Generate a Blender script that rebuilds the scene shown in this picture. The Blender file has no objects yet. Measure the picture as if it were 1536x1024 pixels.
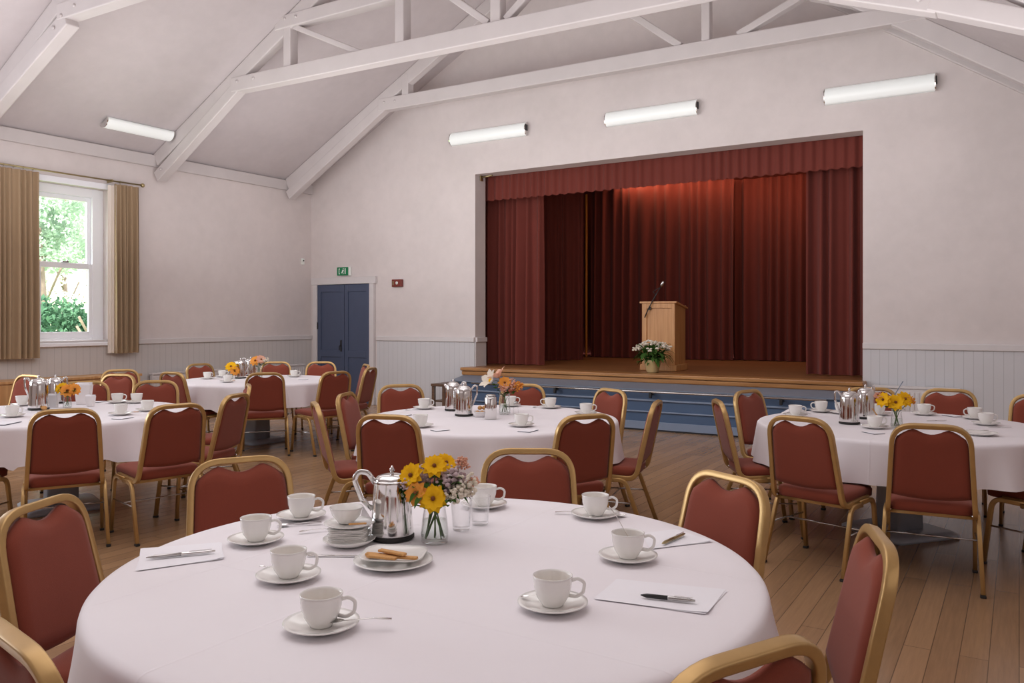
import bpy, bmesh, math, random
from mathutils import Vector, Matrix
random.seed(7)
S = bpy.context.scene
COL = S.collection
PI = math.pi

# ------------------------------------------------------------------ view geometry (metres; room axes: +Y towards the stage wall)
FPX = 1227.0
HOR = 480.0
EYE = Vector((0, 0, 1.45))
YAW = math.radians(31.8)
FW = Vector((-math.sin(YAW), math.cos(YAW), 0))
RT = Vector((math.cos(YAW), math.sin(YAW), 0))

def ray(px, py):
    return FW + RT * ((px - 768) / FPX) + Vector((0, 0, (HOR - py) / FPX))
def onz(px, py, z):
    r = ray(px, py); t = (z - EYE.z) / r.z
    return EYE + r * t
def ony(px, py, Y):
    r = ray(px, py); return EYE + r * (Y / r.y)
def onx(px, py, X):
    r = ray(px, py); return EYE + r * (X / r.x)
def ld(lat, dep, z=0.0):
    v = FW * dep + RT * lat
    return Vector((v.x, v.y, z))

# ------------------------------------------------------------------ materials
def lin(c):
    c = c / 255.0
    return c / 12.92 if c <= 0.04045 else ((c + 0.055) / 1.055) ** 2.4
def rgb(r, g, b):
    return (lin(r), lin(g), lin(b), 1.0)
class NT:
    def __init__(s, name):
        s.m = bpy.data.materials.new(name); s.m.use_nodes = True
        s.t = s.m.node_tree; s.t.nodes.clear()
        s.out = s.n('ShaderNodeOutputMaterial')
    def n(s, typ, **kw):
        nd = s.t.nodes.new(typ)
        for k, v in kw.items(): setattr(nd, k, v)
        return nd
    def l(s, a, b): s.t.links.new(a, b)
    def val(s, op, a, b=None, clamp=False):
        nd = s.n('ShaderNodeMath', operation=op); nd.use_clamp = clamp
        for i, x in enumerate((a, b)):
            if x is None: continue
            if isinstance(x, (int, float)): nd.inputs[i].default_value = x
            else: s.l(x, nd.inputs[i])
        return nd.outputs[0]
    def mix(s, fac, a, b, blend='MIX'):
        nd = s.n('ShaderNodeMix', data_type='RGBA', blend_type=blend)
        for sock, x in ((nd.inputs[0], fac), (nd.inputs[6], a), (nd.inputs[7], b)):
            if isinstance(x, (int, float)): sock.default_value = x
            elif isinstance(x, tuple): sock.default_value = x
            else: s.l(x, sock)
        return nd.outputs[2]
    def noise(s, scale, detail=3.0, rough=0.5, vec=None):
        nd = s.n('ShaderNodeTexNoise'); nd.inputs['Scale'].default_value = scale
        nd.inputs['Detail'].default_value = detail; nd.inputs['Roughness'].default_value = rough
        if vec is not None: s.l(vec, nd.inputs['Vector'])
        return nd.outputs[0]
    def coord(s):
        return s.n('ShaderNodeTexCoord').outputs['Object']
    def bump(s, h, strength=0.2, dist=0.01):
        nd = s.n('ShaderNodeBump'); nd.inputs['Strength'].default_value = strength
        nd.inputs['Distance'].default_value = dist; s.l(h, nd.inputs['Height'])
        return nd.outputs[0]
    def pbr(s, color, rough=0.5, metal=0.0, normal=None, spec=0.5, trans=0.0, sheen=0.0, coat=0.0, emit=None, es=0.0):
        b = s.n('ShaderNodeBsdfPrincipled')
        if isinstance(color, tuple): b.inputs['Base Color'].default_value = color
        else: s.l(color, b.inputs['Base Color'])
        if isinstance(rough, (int, float)): b.inputs['Roughness'].default_value = rough
        else: s.l(rough, b.inputs['Roughness'])
        b.inputs['Metallic'].default_value = metal
        b.inputs['Specular IOR Level'].default_value = spec
        b.inputs['Transmission Weight'].default_value = trans
        b.inputs['Sheen Weight'].default_value = sheen
        b.inputs['Coat Weight'].default_value = coat
        if emit is not None:
            b.inputs['Emission Color'].default_value = emit
            b.inputs['Emission Strength'].default_value = es
        if normal is not None: s.l(normal, b.inputs['Normal'])
        s.l(b.outputs[0], s.out.inputs[0])
        return s.m

def plain(name, c, rough=0.5, metal=0.0, var=0.06, scale=12.0, bump=0.0, **kw):
    t = NT(name); co = t.coord()
    nz = t.noise(scale, 4, 0.55, co)
    dark = tuple(x * (1 - var * 2) for x in c[:3]) + (1,)
    lite = tuple(min(1, x * (1 + var)) for x in c[:3]) + (1,)
    colr = t.mix(nz, dark, lite)
    nrm = t.bump(t.noise(scale * 6, 3, 0.6, co), bump, 0.004) if bump else None
    return t.pbr(colr, rough, metal, nrm, **kw)

def plaster(name, c, amt=0.10):
    t = NT(name); co = t.coord()
    a = t.noise(0.9, 5, 0.6, co); b = t.noise(7.0, 4, 0.6, co)
    k = t.val('ADD', t.val('MULTIPLY', a, 0.7), t.val('MULTIPLY', b, 0.3))
    dark = tuple(x * (1 - amt) for x in c[:3]) + (1,); lite = tuple(min(1, x * (1 + amt)) for x in c[:3]) + (1,)
    mr = t.n('ShaderNodeMapRange'); t.l(k, mr.inputs[0]); mr.inputs[1].default_value = 0.35; mr.inputs[2].default_value = 0.65
    return t.pbr(t.mix(mr.outputs[0], dark, lite), 0.85, 0, t.bump(b, 0.12, 0.01), spec=0.25)

def beadboard(name, c, axis, pitch=0.098):
    t = NT(name); co = t.coord()
    sp = t.n('ShaderNodeSeparateXYZ'); t.l(co, sp.inputs[0])
    f = t.val('FRACT', t.val('DIVIDE', sp.outputs[axis], pitch))
    d = t.val('ABSOLUTE', t.val('SUBTRACT', f, 0.5))
    g = t.val('LESS_THAN', d, 0.028)
    nz = t.noise(3.0, 3, 0.5, co)
    base = t.mix(nz, tuple(x * 0.93 for x in c[:3]) + (1,), c)
    colr = t.mix(g, base, tuple(x * 0.74 for x in c[:3]) + (1,))
    return t.pbr(colr, 0.55, 0, t.bump(t.val('SUBTRACT', 1.0, g), 0.4, 0.006), spec=0.35)

def wood(name, c1, c2, axis='X', scale=6.0, rough=0.4, coat=0.0):
    t = NT(name); co = t.coord()
    mp = t.n('ShaderNodeMapping'); t.l(co, mp.inputs[0])
    st = {'X': (0.25, 6, 6), 'Y': (6, 0.25, 6), 'Z': (6, 6, 0.25)}[axis]
    mp.inputs['Scale'].default_value = st
    nz = t.noise(scale, 6, 0.62, mp.outputs[0])
    mr = t.n('ShaderNodeMapRange'); t.l(nz, mr.inputs[0]); mr.inputs[1].default_value = 0.3; mr.inputs[2].default_value = 0.72
    return t.pbr(t.mix(mr.outputs[0], c1, c2), rough, 0, t.bump(nz, 0.08, 0.004), coat=coat)

def planks(name, c1, c2, gap, rough=0.34, width=0.11, length=1.7, rot=True):
    t = NT(name); co = t.coord()
    mp = t.n('ShaderNodeMapping'); t.l(co, mp.inputs[0])
    mp.inputs['Rotation'].default_value = (0, 0, PI / 2 if rot else 0)
    br = t.n('ShaderNodeTexBrick'); t.l(mp.outputs[0], br.inputs[0])
    br.inputs['Color1'].default_value = c1; br.inputs['Color2'].default_value = c2; br.inputs['Mortar'].default_value = gap
    br.inputs['Scale'].default_value = 1.0; br.inputs['Mortar Size'].default_value = 0.0022; br.inputs['Mortar Smooth'].default_value = 0.3
    br.inputs['Bias'].default_value = 0.0; br.inputs['Brick Width'].default_value = length; br.inputs['Row Height'].default_value = width
    br.offset = 0.37
    mp2 = t.n('ShaderNodeMapping'); t.l(mp.outputs[0], mp2.inputs[0]); mp2.inputs['Scale'].default_value = (1.2, 22, 1)
    gr = t.noise(3.0, 6, 0.65, mp2.outputs[0]); bl = t.noise(1.3, 3, 0.5, co)
    c = t.mix(0.38, br.outputs[0], t.mix(gr, rgb(95, 70, 50), rgb(225, 205, 180)), 'OVERLAY')
    c = t.mix(t.val('MULTIPLY', bl, 0.35), c, t.mix(0.5, c, rgb(90, 75, 60)))
    rg = t.val('ADD', t.val('MULTIPLY', gr, 0.08), rough - 0.04)
    return t.pbr(c, rg, 0, t.bump(t.val('ADD', t.val('MULTIPLY', br.outputs[1], -0.6), t.val('MULTIPLY', gr, 0.05)), 0.18, 0.003), spec=0.8)

def fabric(name, c, scale=420.0, var=0.18, rough=0.9, sheen=0.25):
    t = NT(name); co = t.coord()
    w = t.noise(scale, 2, 0.5, co); b = t.noise(5.0, 3, 0.5, co)
    k = t.val('ADD', t.val('MULTIPLY', w, 0.7), t.val('MULTIPLY', b, 0.3))
    dark = tuple(x * (1 - var) for x in c[:3]) + (1,); lite = tuple(min(1, x * (1 + var)) for x in c[:3]) + (1,)
    return t.pbr(t.mix(k, dark, lite), rough, 0, t.bump(w, 0.25, 0.002), sheen=sheen, spec=0.2)

def clear(name, tint=(1, 1, 1, 1), power=0.9, base=0.03):
    t = NT(name); lw = t.n('ShaderNodeLayerWeight'); lw.inputs[0].default_value = 0.5
    tr = t.n('ShaderNodeBsdfTransparent'); tr.inputs[0].default_value = tint
    gl = t.n('ShaderNodeBsdfGlossy'); gl.inputs['Roughness'].default_value = 0.03
    nz = t.noise(4, 1, 0.5, t.coord())
    fac = t.val('ADD', t.val('MULTIPLY', t.val('POWER', lw.outputs[1], 2.2), power * .8), t.val('MULTIPLY', nz, base), True)
    mx = t.n('ShaderNodeMixShader'); t.l(fac, mx.inputs[0]); t.l(tr.outputs[0], mx.inputs[1]); t.l(gl.outputs[0], mx.inputs[2])
    t.l(mx.outputs[0], t.out.inputs[0]); return t.m

def leafy(name, c1, c2, trans=0.45):
    t = NT(name); nz = t.noise(1.2, 4, 0.6, t.coord())
    mr = t.n('ShaderNodeMapRange'); t.l(nz, mr.inputs[0]); mr.inputs[1].default_value = 0.35; mr.inputs[2].default_value = 0.65
    c = t.mix(mr.outputs[0], c1, c2)
    d = t.n('ShaderNodeBsdfDiffuse'); t.l(c, d.inputs[0]); tl = t.n('ShaderNodeBsdfTranslucent'); t.l(c, tl.inputs[0])
    mx = t.n('ShaderNodeMixShader'); mx.inputs[0].default_value = trans
    t.l(d.outputs[0], mx.inputs[1]); t.l(tl.outputs[0], mx.inputs[2]); t.l(mx.outputs[0], t.out.inputs[0]); return t.m

M = {}
M['wall'] = plaster('plaster_wall', rgb(214, 205, 203), 0.055)
M['ceil'] = plaster('plaster_ceiling', rgb(196, 188, 189), 0.06)
M['beam'] = plain('painted_beam', rgb(204, 197, 196), 0.55, var=0.05, scale=3, bump=0.1)
M['trim'] = plain('painted_trim', rgb(212, 207, 207), 0.45, var=0.03)
M['bead_x'] = beadboard('beadboard_x', rgb(206, 205, 208), 0)
M['bead_y'] = beadboard('beadboard_y', rgb(203, 198, 196), 1)
M['floor'] = planks('floor_planks', rgb(176, 144, 112), rgb(156, 126, 97), rgb(110, 88, 68), 0.25)
M['deck'] = planks('stage_planks', rgb(150, 102, 56), rgb(132, 88, 46), rgb(70, 45, 25), 0.4, rot=False)
M['lip'] = wood('stage_lip_wood', rgb(140, 92, 48), rgb(190, 138, 84), 'X', 5, 0.35)
M['oak'] = wood('light_oak', rgb(176, 122, 72), rgb(208, 156, 102), 'Z', 5, 0.4)
M['oak_side'] = wood('oak_cabinet', rgb(176, 128, 80), rgb(205, 160, 110), 'Z', 5, 0.45)
M['dark_wood'] = wood('dark_wood', rgb(80, 58, 44), rgb(112, 84, 64), 'X', 5, 0.4)
M['blue'] = plain('stage_blue_paint', rgb(70, 92, 122), 0.45, var=0.06, scale=4)
M['bluegrey'] = plain('grey_blue_paint', rgb(116, 126, 142), 0.4, var=0.05, scale=4)
M['ledge'] = plain('pale_blue_ledge', rgb(126, 140, 162), 0.4, var=0.04)
M['door'] = plain('door_blue_paint', rgb(72, 82, 106), 0.45, var=0.05, scale=3)
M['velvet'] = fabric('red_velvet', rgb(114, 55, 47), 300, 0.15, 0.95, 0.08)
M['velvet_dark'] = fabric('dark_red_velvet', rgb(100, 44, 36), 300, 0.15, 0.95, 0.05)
M['light_leak_edge'] = fabric('gold_light_leak', rgb(190, 120, 50), 300, 0.1, 0.9, 0.1)  # gold colour painted in for light leaking past the curtain
M['drape'] = fabric('beige_linen', rgb(166, 142, 114), 260, 0.12, 0.95, 0.1)
M['lining'] = fabric('cream_lining', rgb(226, 216, 206), 260, 0.05, 0.95, 0.1)
M['seat'] = fabric('red_upholstery', rgb(134, 66, 50), 650, 0.16, 0.92, 0.15)
M['gilt'] = plain('gilt_frame', rgb(194, 158, 102), 0.32, 0.5, var=0.08, scale=20)
M['rubber'] = plain('black_rubber', rgb(38, 34, 32), 0.7)
M['steel'] = plain('polished_steel', rgb(228, 226, 224), 0.07, 1.0, var=0.02, scale=3)
M['satin'] = plain('satin_steel', rgb(190, 188, 186), 0.25, 1.0, var=0.03)
M['cloth'] = None
M['china'] = plain('white_china', rgb(238, 236, 232), 0.12, var=0.01, scale=3, coat=0.3)
M['tea'] = plain('tea_dregs', rgb(196, 168, 132), 0.2, var=0.05)
M['paper'] = plain('white_paper', rgb(240, 238, 242), 0.8, var=0.01)
M['navy'] = plain('navy_card', rgb(40, 52, 80), 0.6)
M['napkin'] = plain('white_napkin', rgb(236, 232, 232), 0.85, var=0.02)
M['black'] = plain('black_plastic', rgb(30, 30, 32), 0.4)
M['glass'] = clear('drinking_glass')
M['pane'] = clear('window_glass', (1, 1, 1, 1), 0.5, 0.01)
M['water'] = clear('vase_water', (0.93, 0.96, 0.94, 1), 0.4, 0.02)
M['stem'] = plain('green_stem', rgb(84, 116, 52), 0.6, var=0.15, scale=30)
M['leaf'] = leafy('green_leaf', rgb(52, 84, 40), rgb(96, 134, 66), 0.25)
M['yellow'] = leafy('yellow_petal', rgb(246, 190, 30), rgb(255, 216, 60), 0.25)
M['orange'] = leafy('orange_petal', rgb(240, 160, 60), rgb(250, 190, 110), 0.25)
M['lilac'] = leafy('lilac_blossom', rgb(196, 172, 182), rgb(226, 210, 206), 0.25)
M['cream'] = leafy('cream_blossom', rgb(238, 228, 208), rgb(250, 246, 238), 0.25)
M['pink'] = leafy('peach_blossom', rgb(232, 170, 140), rgb(248, 214, 192), 0.25)
M['flower_eye'] = plain('flower_centre', rgb(120, 66, 22), 0.8)
M['biscuit'] = plain('baked_biscuit', rgb(214, 160, 96), 0.7, var=0.2, scale=90, bump=0.3)
M['terracotta'] = plain('cream_pot', rgb(206, 186, 138), 0.5, var=0.08)
M['green_sign'] = plain('exit_green', rgb(0, 120, 72), 0.4, var=0.02)
M['sign_white'] = plain('sign_white', rgb(235, 240, 235), 0.4, var=0.01)
M['alarm'] = plain('alarm_maroon', rgb(120, 48, 38), 0.4, var=0.08)
M['diffuser'] = plain('light_diffuser', rgb(226, 229, 227), 0.3, var=0.01, emit=rgb(228, 231, 229), es=0.30)
M['pedestal'] = plain('grey_pedestal', rgb(178, 184, 194), 0.4, var=0.05)
M['brass'] = plain('aged_brass', rgb(176, 160, 120), 0.3, 0.9)
M['window_bloom_white'] = plain('window_bloom_white', rgb(244, 245, 250), 0.4, var=0.01)  # frame white raised so the colour carries the window's bloom
M['bark'] = plain('tree_bark', rgb(120, 105, 90), 0.9, var=0.2)
M['tree_a'] = leafy('tree_leaves_light', rgb(168, 180, 164), rgb(214, 218, 206), 0.35)
M['tree_b'] = leafy('tree_leaves_mid', rgb(128, 150, 132), rgb(176, 190, 172), 0.35)
M['tree_c'] = leafy('blossom_leaves', rgb(226, 216, 206), rgb(214, 220, 206), 0.35)
M['hedge'] = leafy('hedge_leaves', rgb(46, 76, 58), rgb(92, 126, 98), 0.3)
M['lawn'] = leafy('lawn_grass', rgb(120, 160, 90), rgb(160, 195, 120), 0.1)
M['concrete'] = plain('grey_stone', rgb(180, 175, 170), 0.8)

def cloth_mat():
    t = NT('white_tablecloth'); co = t.coord()
    sp = t.n('ShaderNodeSeparateXYZ'); t.l(co, sp.inputs[0])
    nz = t.noise(2.2, 4, 0.55, co); fine = t.noise(500, 2, 0.5, co); wr = t.noise(5.5, 5, 0.6, co)
    def crease(s, off, wob):
        d = t.val('ABSOLUTE', t.val('ADD', t.val('ADD', s, off), t.val('MULTIPLY', t.val('SUBTRACT', nz, 0.5), wob)))
        return t.val('SUBTRACT', 1.0, t.val('DIVIDE', d, 0.006), True)
    c = t.val('ADD', crease(sp.outputs[0], 0.05, 0.03), crease(sp.outputs[1], -0.33, 0.03))
    c = t.val('ADD', c, crease(sp.outputs[1], 0.34, 0.03))
    c = t.val('ADD', c, crease(sp.outputs[0], 0.52, 0.03))
    h = t.val('ADD', t.val('MULTIPLY', c, 0.5), t.val('ADD', t.val('MULTIPLY', wr, 0.9), t.val('MULTIPLY', fine, 0.06)))
    colr = t.mix(nz, rgb(232, 226, 230), rgb(240, 236, 238))
    return t.pbr(colr, 0.8, 0, t.bump(h, 0.35, 0.006), sheen=0.1, spec=0.2)
M['cloth'] = cloth_mat()

# ------------------------------------------------------------------ mesh helpers
class MB:
    def __init__(s): s.v, s.f, s.sm = [], [], []
    def add(s, vs, fs, smooth=False):
        b = len(s.v); s.v += [tuple(v) for v in vs]
        for f in fs: s.f.append([b + i for i in f]); s.sm.append(smooth)
    def build(s, name, m, parent=None, loc=None):
        me = bpy.data.meshes.new(name); me.from_pydata(s.v, [], s.f); me.update()
        bm = bmesh.new(); bm.from_mesh(me); bmesh.ops.recalc_face_normals(bm, faces=bm.faces); bm.to_mesh(me); bm.free()
        me.polygons.foreach_set('use_smooth', s.sm); me.materials.append(m)
        o = bpy.data.objects.new(name, me); COL.objects.link(o)
        if parent is not None: o.parent = parent
        if loc is not None: o.location = loc
        return o
    # shapes
    def box(s, c, d, rot=None, bev=0.0):
        x, y, z = d[0] / 2, d[1] / 2, d[2] / 2
        c = Vector(c)
        if bev <= 0:
            vs = [Vector((a * x, b * y, e * z)) for e in (-1, 1) for b in (-1, 1) for a in (-1, 1)]
            fs = [(0, 2, 3, 1), (4, 5, 7, 6), (0, 1, 5, 4), (2, 6, 7, 3), (0, 4, 6, 2), (1, 3, 7, 5)]
        else:
            bm = bmesh.new(); bmesh.ops.create_cube(bm, size=1.0)
            for v in bm.verts: v.co = Vector((v.co.x * d[0], v.co.y * d[1], v.co.z * d[2]))
            bmesh.ops.bevel(bm, geom=bm.edges[:], offset=bev, segments=2, affect='EDGES', profile=0.5)
            bm.verts.index_update(); vs = [v.co.copy() for v in bm.verts]; fs = [[v.index for v in f.verts] for f in bm.faces]; bm.free()
        if rot is not None: vs = [rot @ v for v in vs]
        s.add([v + c for v in vs], fs)
        return s
    def bar(s, p, q, w, h, up=(0, 0, 1), bev=0.0):
        p, q = Vector(p), Vector(q); d = q - p; L = d.length; d.normalize()
        up = Vector(up); sx = d.cross(up).normalized(); uz = sx.cross(d)
        R = Matrix((d, sx, uz)).transposed()
        return s.box((p + q) / 2, (L, w, h), R, bev)
    def lathe(s, prof, n=28, c=(0, 0, 0), cap0=False, cap1=False, smooth=True):
        vs, fs = [], []
        for r, z in prof:
            for i in range(n):
                a = 2 * PI * i / n; vs.append((c[0] + r * math.cos(a), c[1] + r * math.sin(a), c[2] + z))
        for k in range(len(prof) - 1):
            for i in range(n):
                j = (i + 1) % n; fs.append((k * n + i, k * n + j, (k + 1) * n + j, (k + 1) * n + i))
        if cap0: fs.append(tuple(range(n))[::-1])
        if cap1: fs.append(tuple((len(prof) - 1) * n + i for i in range(n)))
        s.add(vs, fs, smooth); return s
    def sweep(s, pts, sec, up=(0, 0, 1), closed=False, smooth=True, scale=None):
        pts = [Vector(p) for p in pts]; n = len(pts); m = len(sec); vs, fs = [], []
        T = []
        for i in range(n):
            a = pts[(i - 1) % n] if closed or i > 0 else pts[i]; b = pts[(i + 1) % n] if closed or i < n - 1 else pts[i]
            T.append((b - a).normalized())
        u = Vector(up); u = (u - T[0] * u.dot(T[0]))
        if u.length < 1e-5: u = T[0].orthogonal()
        u.normalize()
        for i in range(n):
            if i > 0:
                ax = T[i - 1].cross(T[i]); sn = ax.length
                if sn > 1e-7: u = Matrix.Rotation(math.atan2(sn, T[i - 1].dot(T[i])), 3, ax.normalized()) @ u
                u = (u - T[i] * u.dot(T[i])).normalized()
            w = T[i].cross(u); k = scale[i] if scale else 1.0
            for a, b in sec: vs.append(pts[i] + w * (a * k) + u * (b * k))
        for i in range(n if closed else n - 1):
            for j in range(m):
                fs.append((i * m + j, i * m + (j + 1) % m, ((i + 1) % n) * m + (j + 1) % m, ((i + 1) % n) * m + j))
        s.add(vs, fs, smooth)
        if not closed:
            b = len(s.v) - n * m
            s.f.append([b + j for j in range(m)][::-1]); s.sm.append(False)
            s.f.append([b + (n - 1) * m + j for j in range(m)]); s.sm.append(False)
        return s
    def tube(s, pts, r, n=10, **kw): return s.sweep(pts, circ(r, n), **kw)
    def loops(s, loops, cap0=True, cap1=True, smooth=True):
        m = len(loops[0]); vs = [p for L in loops for p in L]; fs = []
        for k in range(len(loops) - 1):
            for j in range(m):
                fs.append((k * m + j, k * m + (j + 1) % m, (k + 1) * m + (j + 1) % m, (k + 1) * m + j))
        if cap0: fs.append(tuple(range(m))[::-1])
        if cap1: fs.append(tuple((len(loops) - 1) * m + j for j in range(m)))
        s.add(vs, fs, smooth); return s
    def grid(s, nu, nv, fn, smooth=True):
        vs = [fn(i / nu, j / nv) for j in range(nv + 1) for i in range(nu + 1)]; w = nu + 1
        s.add(vs, [(j * w + i, j * w + i + 1, (j + 1) * w + i + 1, (j + 1) * w + i) for j in range(nv) for i in range(nu)], smooth); return s
    def ball(s, c, r, sc=(1, 1, 1), sub=1):
        bm = bmesh.new(); bmesh.ops.create_icosphere(bm, subdivisions=sub, radius=r); bm.verts.index_update()
        s.add([Vector((v.co.x * sc[0] + c[0], v.co.y * sc[1] + c[1], v.co.z * sc[2] + c[2])) for v in bm.verts], [[v.index for v in f.verts] for f in bm.faces], True); bm.free(); return s
    def prism(s, poly, axis, a, b):
        """extrude a 2-D polygon: axis 'y' -> poly is (x,z), 'x' -> (y,z), 'z' -> (x,y)"""
        mk = {'y': lambda p, t: (p[0], t, p[1]), 'x': lambda p, t: (t, p[0], p[1]), 'z': lambda p, t: (p[0], p[1], t)}[axis]
        n = len(poly); vs = [mk(p, a) for p in poly] + [mk(p, b) for p in poly]
        fs = [tuple(range(n))[::-1], tuple(range(n, 2 * n))] + [(i, (i + 1) % n, n + (i + 1) % n, n + i) for i in range(n)]
        s.add(vs, fs); return s

def circ(r, n=10): return [(r * math.cos(2 * PI * i / n), r * math.sin(2 * PI * i / n)) for i in range(n)]
def sqr(w, h, e=0.32, n=16):
    out = []
    for i in range(n):
        a = 2 * PI * (i + 0.5) / n; c, s_ = math.cos(a), math.sin(a)
        out.append((w / 2 * math.copysign(abs(c) ** e, c), h / 2 * math.copysign(abs(s_) ** e, s_)))
    return out
def fillet(P, R, n=7):
    P = [Vector(p) for p in P]; out = [P[0]]
    for i in range(1, len(P) - 1):
        r = R[i - 1] if isinstance(R, (list, tuple)) else R
        a, b = (P[i - 1] - P[i]), (P[i + 1] - P[i]); la, lb = a.length, b.length; a.normalize(); b.normalize()
        ang = a.angle(b); t = min(r / math.tan(ang / 2), la * 0.48, lb * 0.48)
        p0, p1 = P[i] + a * t, P[i] + b * t
        for k in range(n + 1):
            f = k / n; out.append(p0 * (1 - f) ** 2 + P[i] * 2 * f * (1 - f) + p1 * f * f)
    out.append(P[-1]); return out
def rrect(hx, hy, r, z, cx=0, cy=0, n=5):
    out = []
    for sx, sy, a0 in ((1, 1, 0), (-1, 1, PI / 2), (-1, -1, PI), (1, -1, 1.5 * PI)):
        for k in range(n + 1):
            a = a0 + PI / 2 * k / n
            out.append((cx + sx * (hx - r) + r * math.cos(a), cy + sy * (hy - r) + r * math.sin(a), z))
    return out

def tag(o, label=None, cat=None, group=None, kind=None):
    if label: o['label'] = label
    if cat: o['category'] = cat
    if group: o['group'] = group
    if kind: o['kind'] = kind
    return o
def thing(name, label, cat, loc=(0, 0, 0), rz=0.0, group=None):
    o = bpy.data.objects.new(name, None); COL.objects.link(o); o.empty_display_size = 0.1
    o.location = loc; o.rotation_euler = (0, 0, rz)
    return tag(o, label, cat, group)
def struct(o, label=None, cat=None): return tag(o, label, cat, None, 'structure')
KIDS = {}
def copy_tree(o, parent=None):
    c = o.copy(); COL.objects.link(c); c.parent = parent
    for ch in [x for x in o.children]: copy_tree(ch, c)
    return c
class Proto:
    """first use hands out the original, later uses hand out copies"""
    def __init__(s, o): s.o = o; s.used = False
    def put(s, loc, rz, label, group=None, cat=None, scale=None):
        o = copy_tree(s.o) if s.used else s.o
        s.used = True
        o.location = loc; o.rotation_euler = (0, 0, rz); o['label'] = label
        if group: o['group'] = group
        if scale: o.scale = (scale,) * 3
        return o

# ------------------------------------------------------------------ room shell
XL, XR, YB, YF = -10.9, 1.8, 10.67, -4.0
XRG, ZRG = -4.6, 7.3
def ceil_z(x): return 3.9 + (x - XL) * (ZRG - 3.9) / (XRG - XL) if x <= XRG else ZRG - 0.68 * (x - XRG)
ZWR = ceil_z(XR)
struct(MB().box(((XL + XR) / 2, (YB + YF) / 2, -0.05), (XR - XL + 0.6, YB - YF + 0.6, 0.1)).build('floor', M['floor']), 'brown timber plank floor of the hall', 'floor')
c = MB()
c.prism([(XL - 0.3, ceil_z(XL) - 0.3 * 0.54), (XRG, ZRG), (XRG, ZRG + 0.2), (XL - 0.3, ceil_z(XL) + 0.1)], 'y', YF - 0.2, YB + 0.2)
c.prism([(XRG, ZRG), (XR + 0.3, ceil_z(XR + 0.3)), (XR + 0.3, ceil_z(XR + 0.3) + 0.2), (XRG, ZRG + 0.2)], 'y', YF - 0.2, YB + 0.2)
struct(c.build('ceiling', M['ceil']), 'pale plaster ceiling sloping up to the ridge', 'ceiling')
# stage wall with the proscenium opening
OX0, OX1, OZ1, WT = -7.3, -1.61, 3.75, 0.29
w = MB()
w.prism([(XL, 0), (OX0, 0), (OX0, OZ1), (OX1, OZ1), (OX1, 0), (XR, 0), (XR, ZWR), (XRG, ZRG), (XL, 3.9)], 'y', YB, YB + WT)
struct(w.build('wall_back', M['wall']), 'pale plaster wall around the stage opening', 'wall')
struct(MB().prism([(XL, 0), (XR, 0), (XR, ZWR), (XRG, ZRG), (XL, 3.9)], 'y', YF - 0.2, YF).build('wall_front', M['wall']), 'plaster end wall facing the stage', 'wall')
struct(MB().box((XR + 0.1, (YB + YF) / 2, ZWR / 2), (0.2, YB - YF, ZWR)).build('wall_right', M['wall']), 'plaster side wall opposite the window', 'wall')
WY0, WY1, WZ0, WZ1 = 5.5, 6.8, 1.15, 3.28
w = MB(); T = 0.3
for (y0, y1, z0, z1) in ((YF, WY0, 0, 3.9), (WY1, YB, 0, 3.9), (WY0, WY1, 0, WZ0), (WY0, WY1, WZ1, 3.9)):
    w.box((XL - T / 2, (y0 + y1) / 2, (z0 + z1) / 2), (T, y1 - y0, z1 - z0))
struct(w.build('wall_left', M['wall']), 'pale plaster side wall with the sash window', 'wall')
# panelling (dado) with its rails
DZ = 1.12
def dado_x(n, x0, x1, y, face):
    o = struct(MB().box(((x0 + x1) / 2, y - 0.008, DZ / 2), (x1 - x0, 0.016, DZ)).build('trim_%d' % n, M['bead_x']), 'white tongue and groove panelling ' + face, 'panelling')
    r = MB(); r.box(((x0 + x1) / 2, y - 0.02, DZ + 0.02), (x1 - x0, 0.04, 0.075), None, 0.008).build('dado_rail', M['trim'], o)
    b = MB(); b.box(((x0 + x1) / 2, y - 0.018, 0.07), (x1 - x0, 0.03, 0.14), None, 0.006).build('skirting', M['trim'], o)
def dado_y(n, y0, y1, x, face):
    o = struct(MB().box((x + 0.008, (y0 + y1) / 2, DZ / 2), (0.016, y1 - y0, DZ)).build('trim_%d' % n, M['bead_y']), 'white tongue and groove panelling ' + face, 'panelling')
    MB().box((x + 0.02, (y0 + y1) / 2, DZ + 0.02), (0.04, y1 - y0, 0.075), None, 0.008).build('dado_rail', M['trim'], o)
    MB().box((x + 0.018, (y0 + y1) / 2, 0.07), (0.03, y1 - y0, 0.14), None, 0.006).build('skirting', M['trim'], o)
dado_x(1, -9.32, OX0, YB, 'between the blue doors and the stage')
dado_x(2, OX1, XR, YB, 'beyond the bare end of the stage')
dado_y(3, YF, YB, XL, 'along the window wall')
struct(MB().box((OX0 + 0.008, YB + WT / 2, 0.92), (0.016, WT, 0.4)).build('trim_4', M['trim']))
bpy.data.objects['trim_4']['label'] = 'white panelling return inside the stage opening'
MB().box((OX0 + 0.02, YB + WT / 2, DZ + 0.02), (0.04, WT, 0.075), None, 0.008).build('dado_rail', M['trim'], bpy.data.objects['trim_4'])
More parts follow.
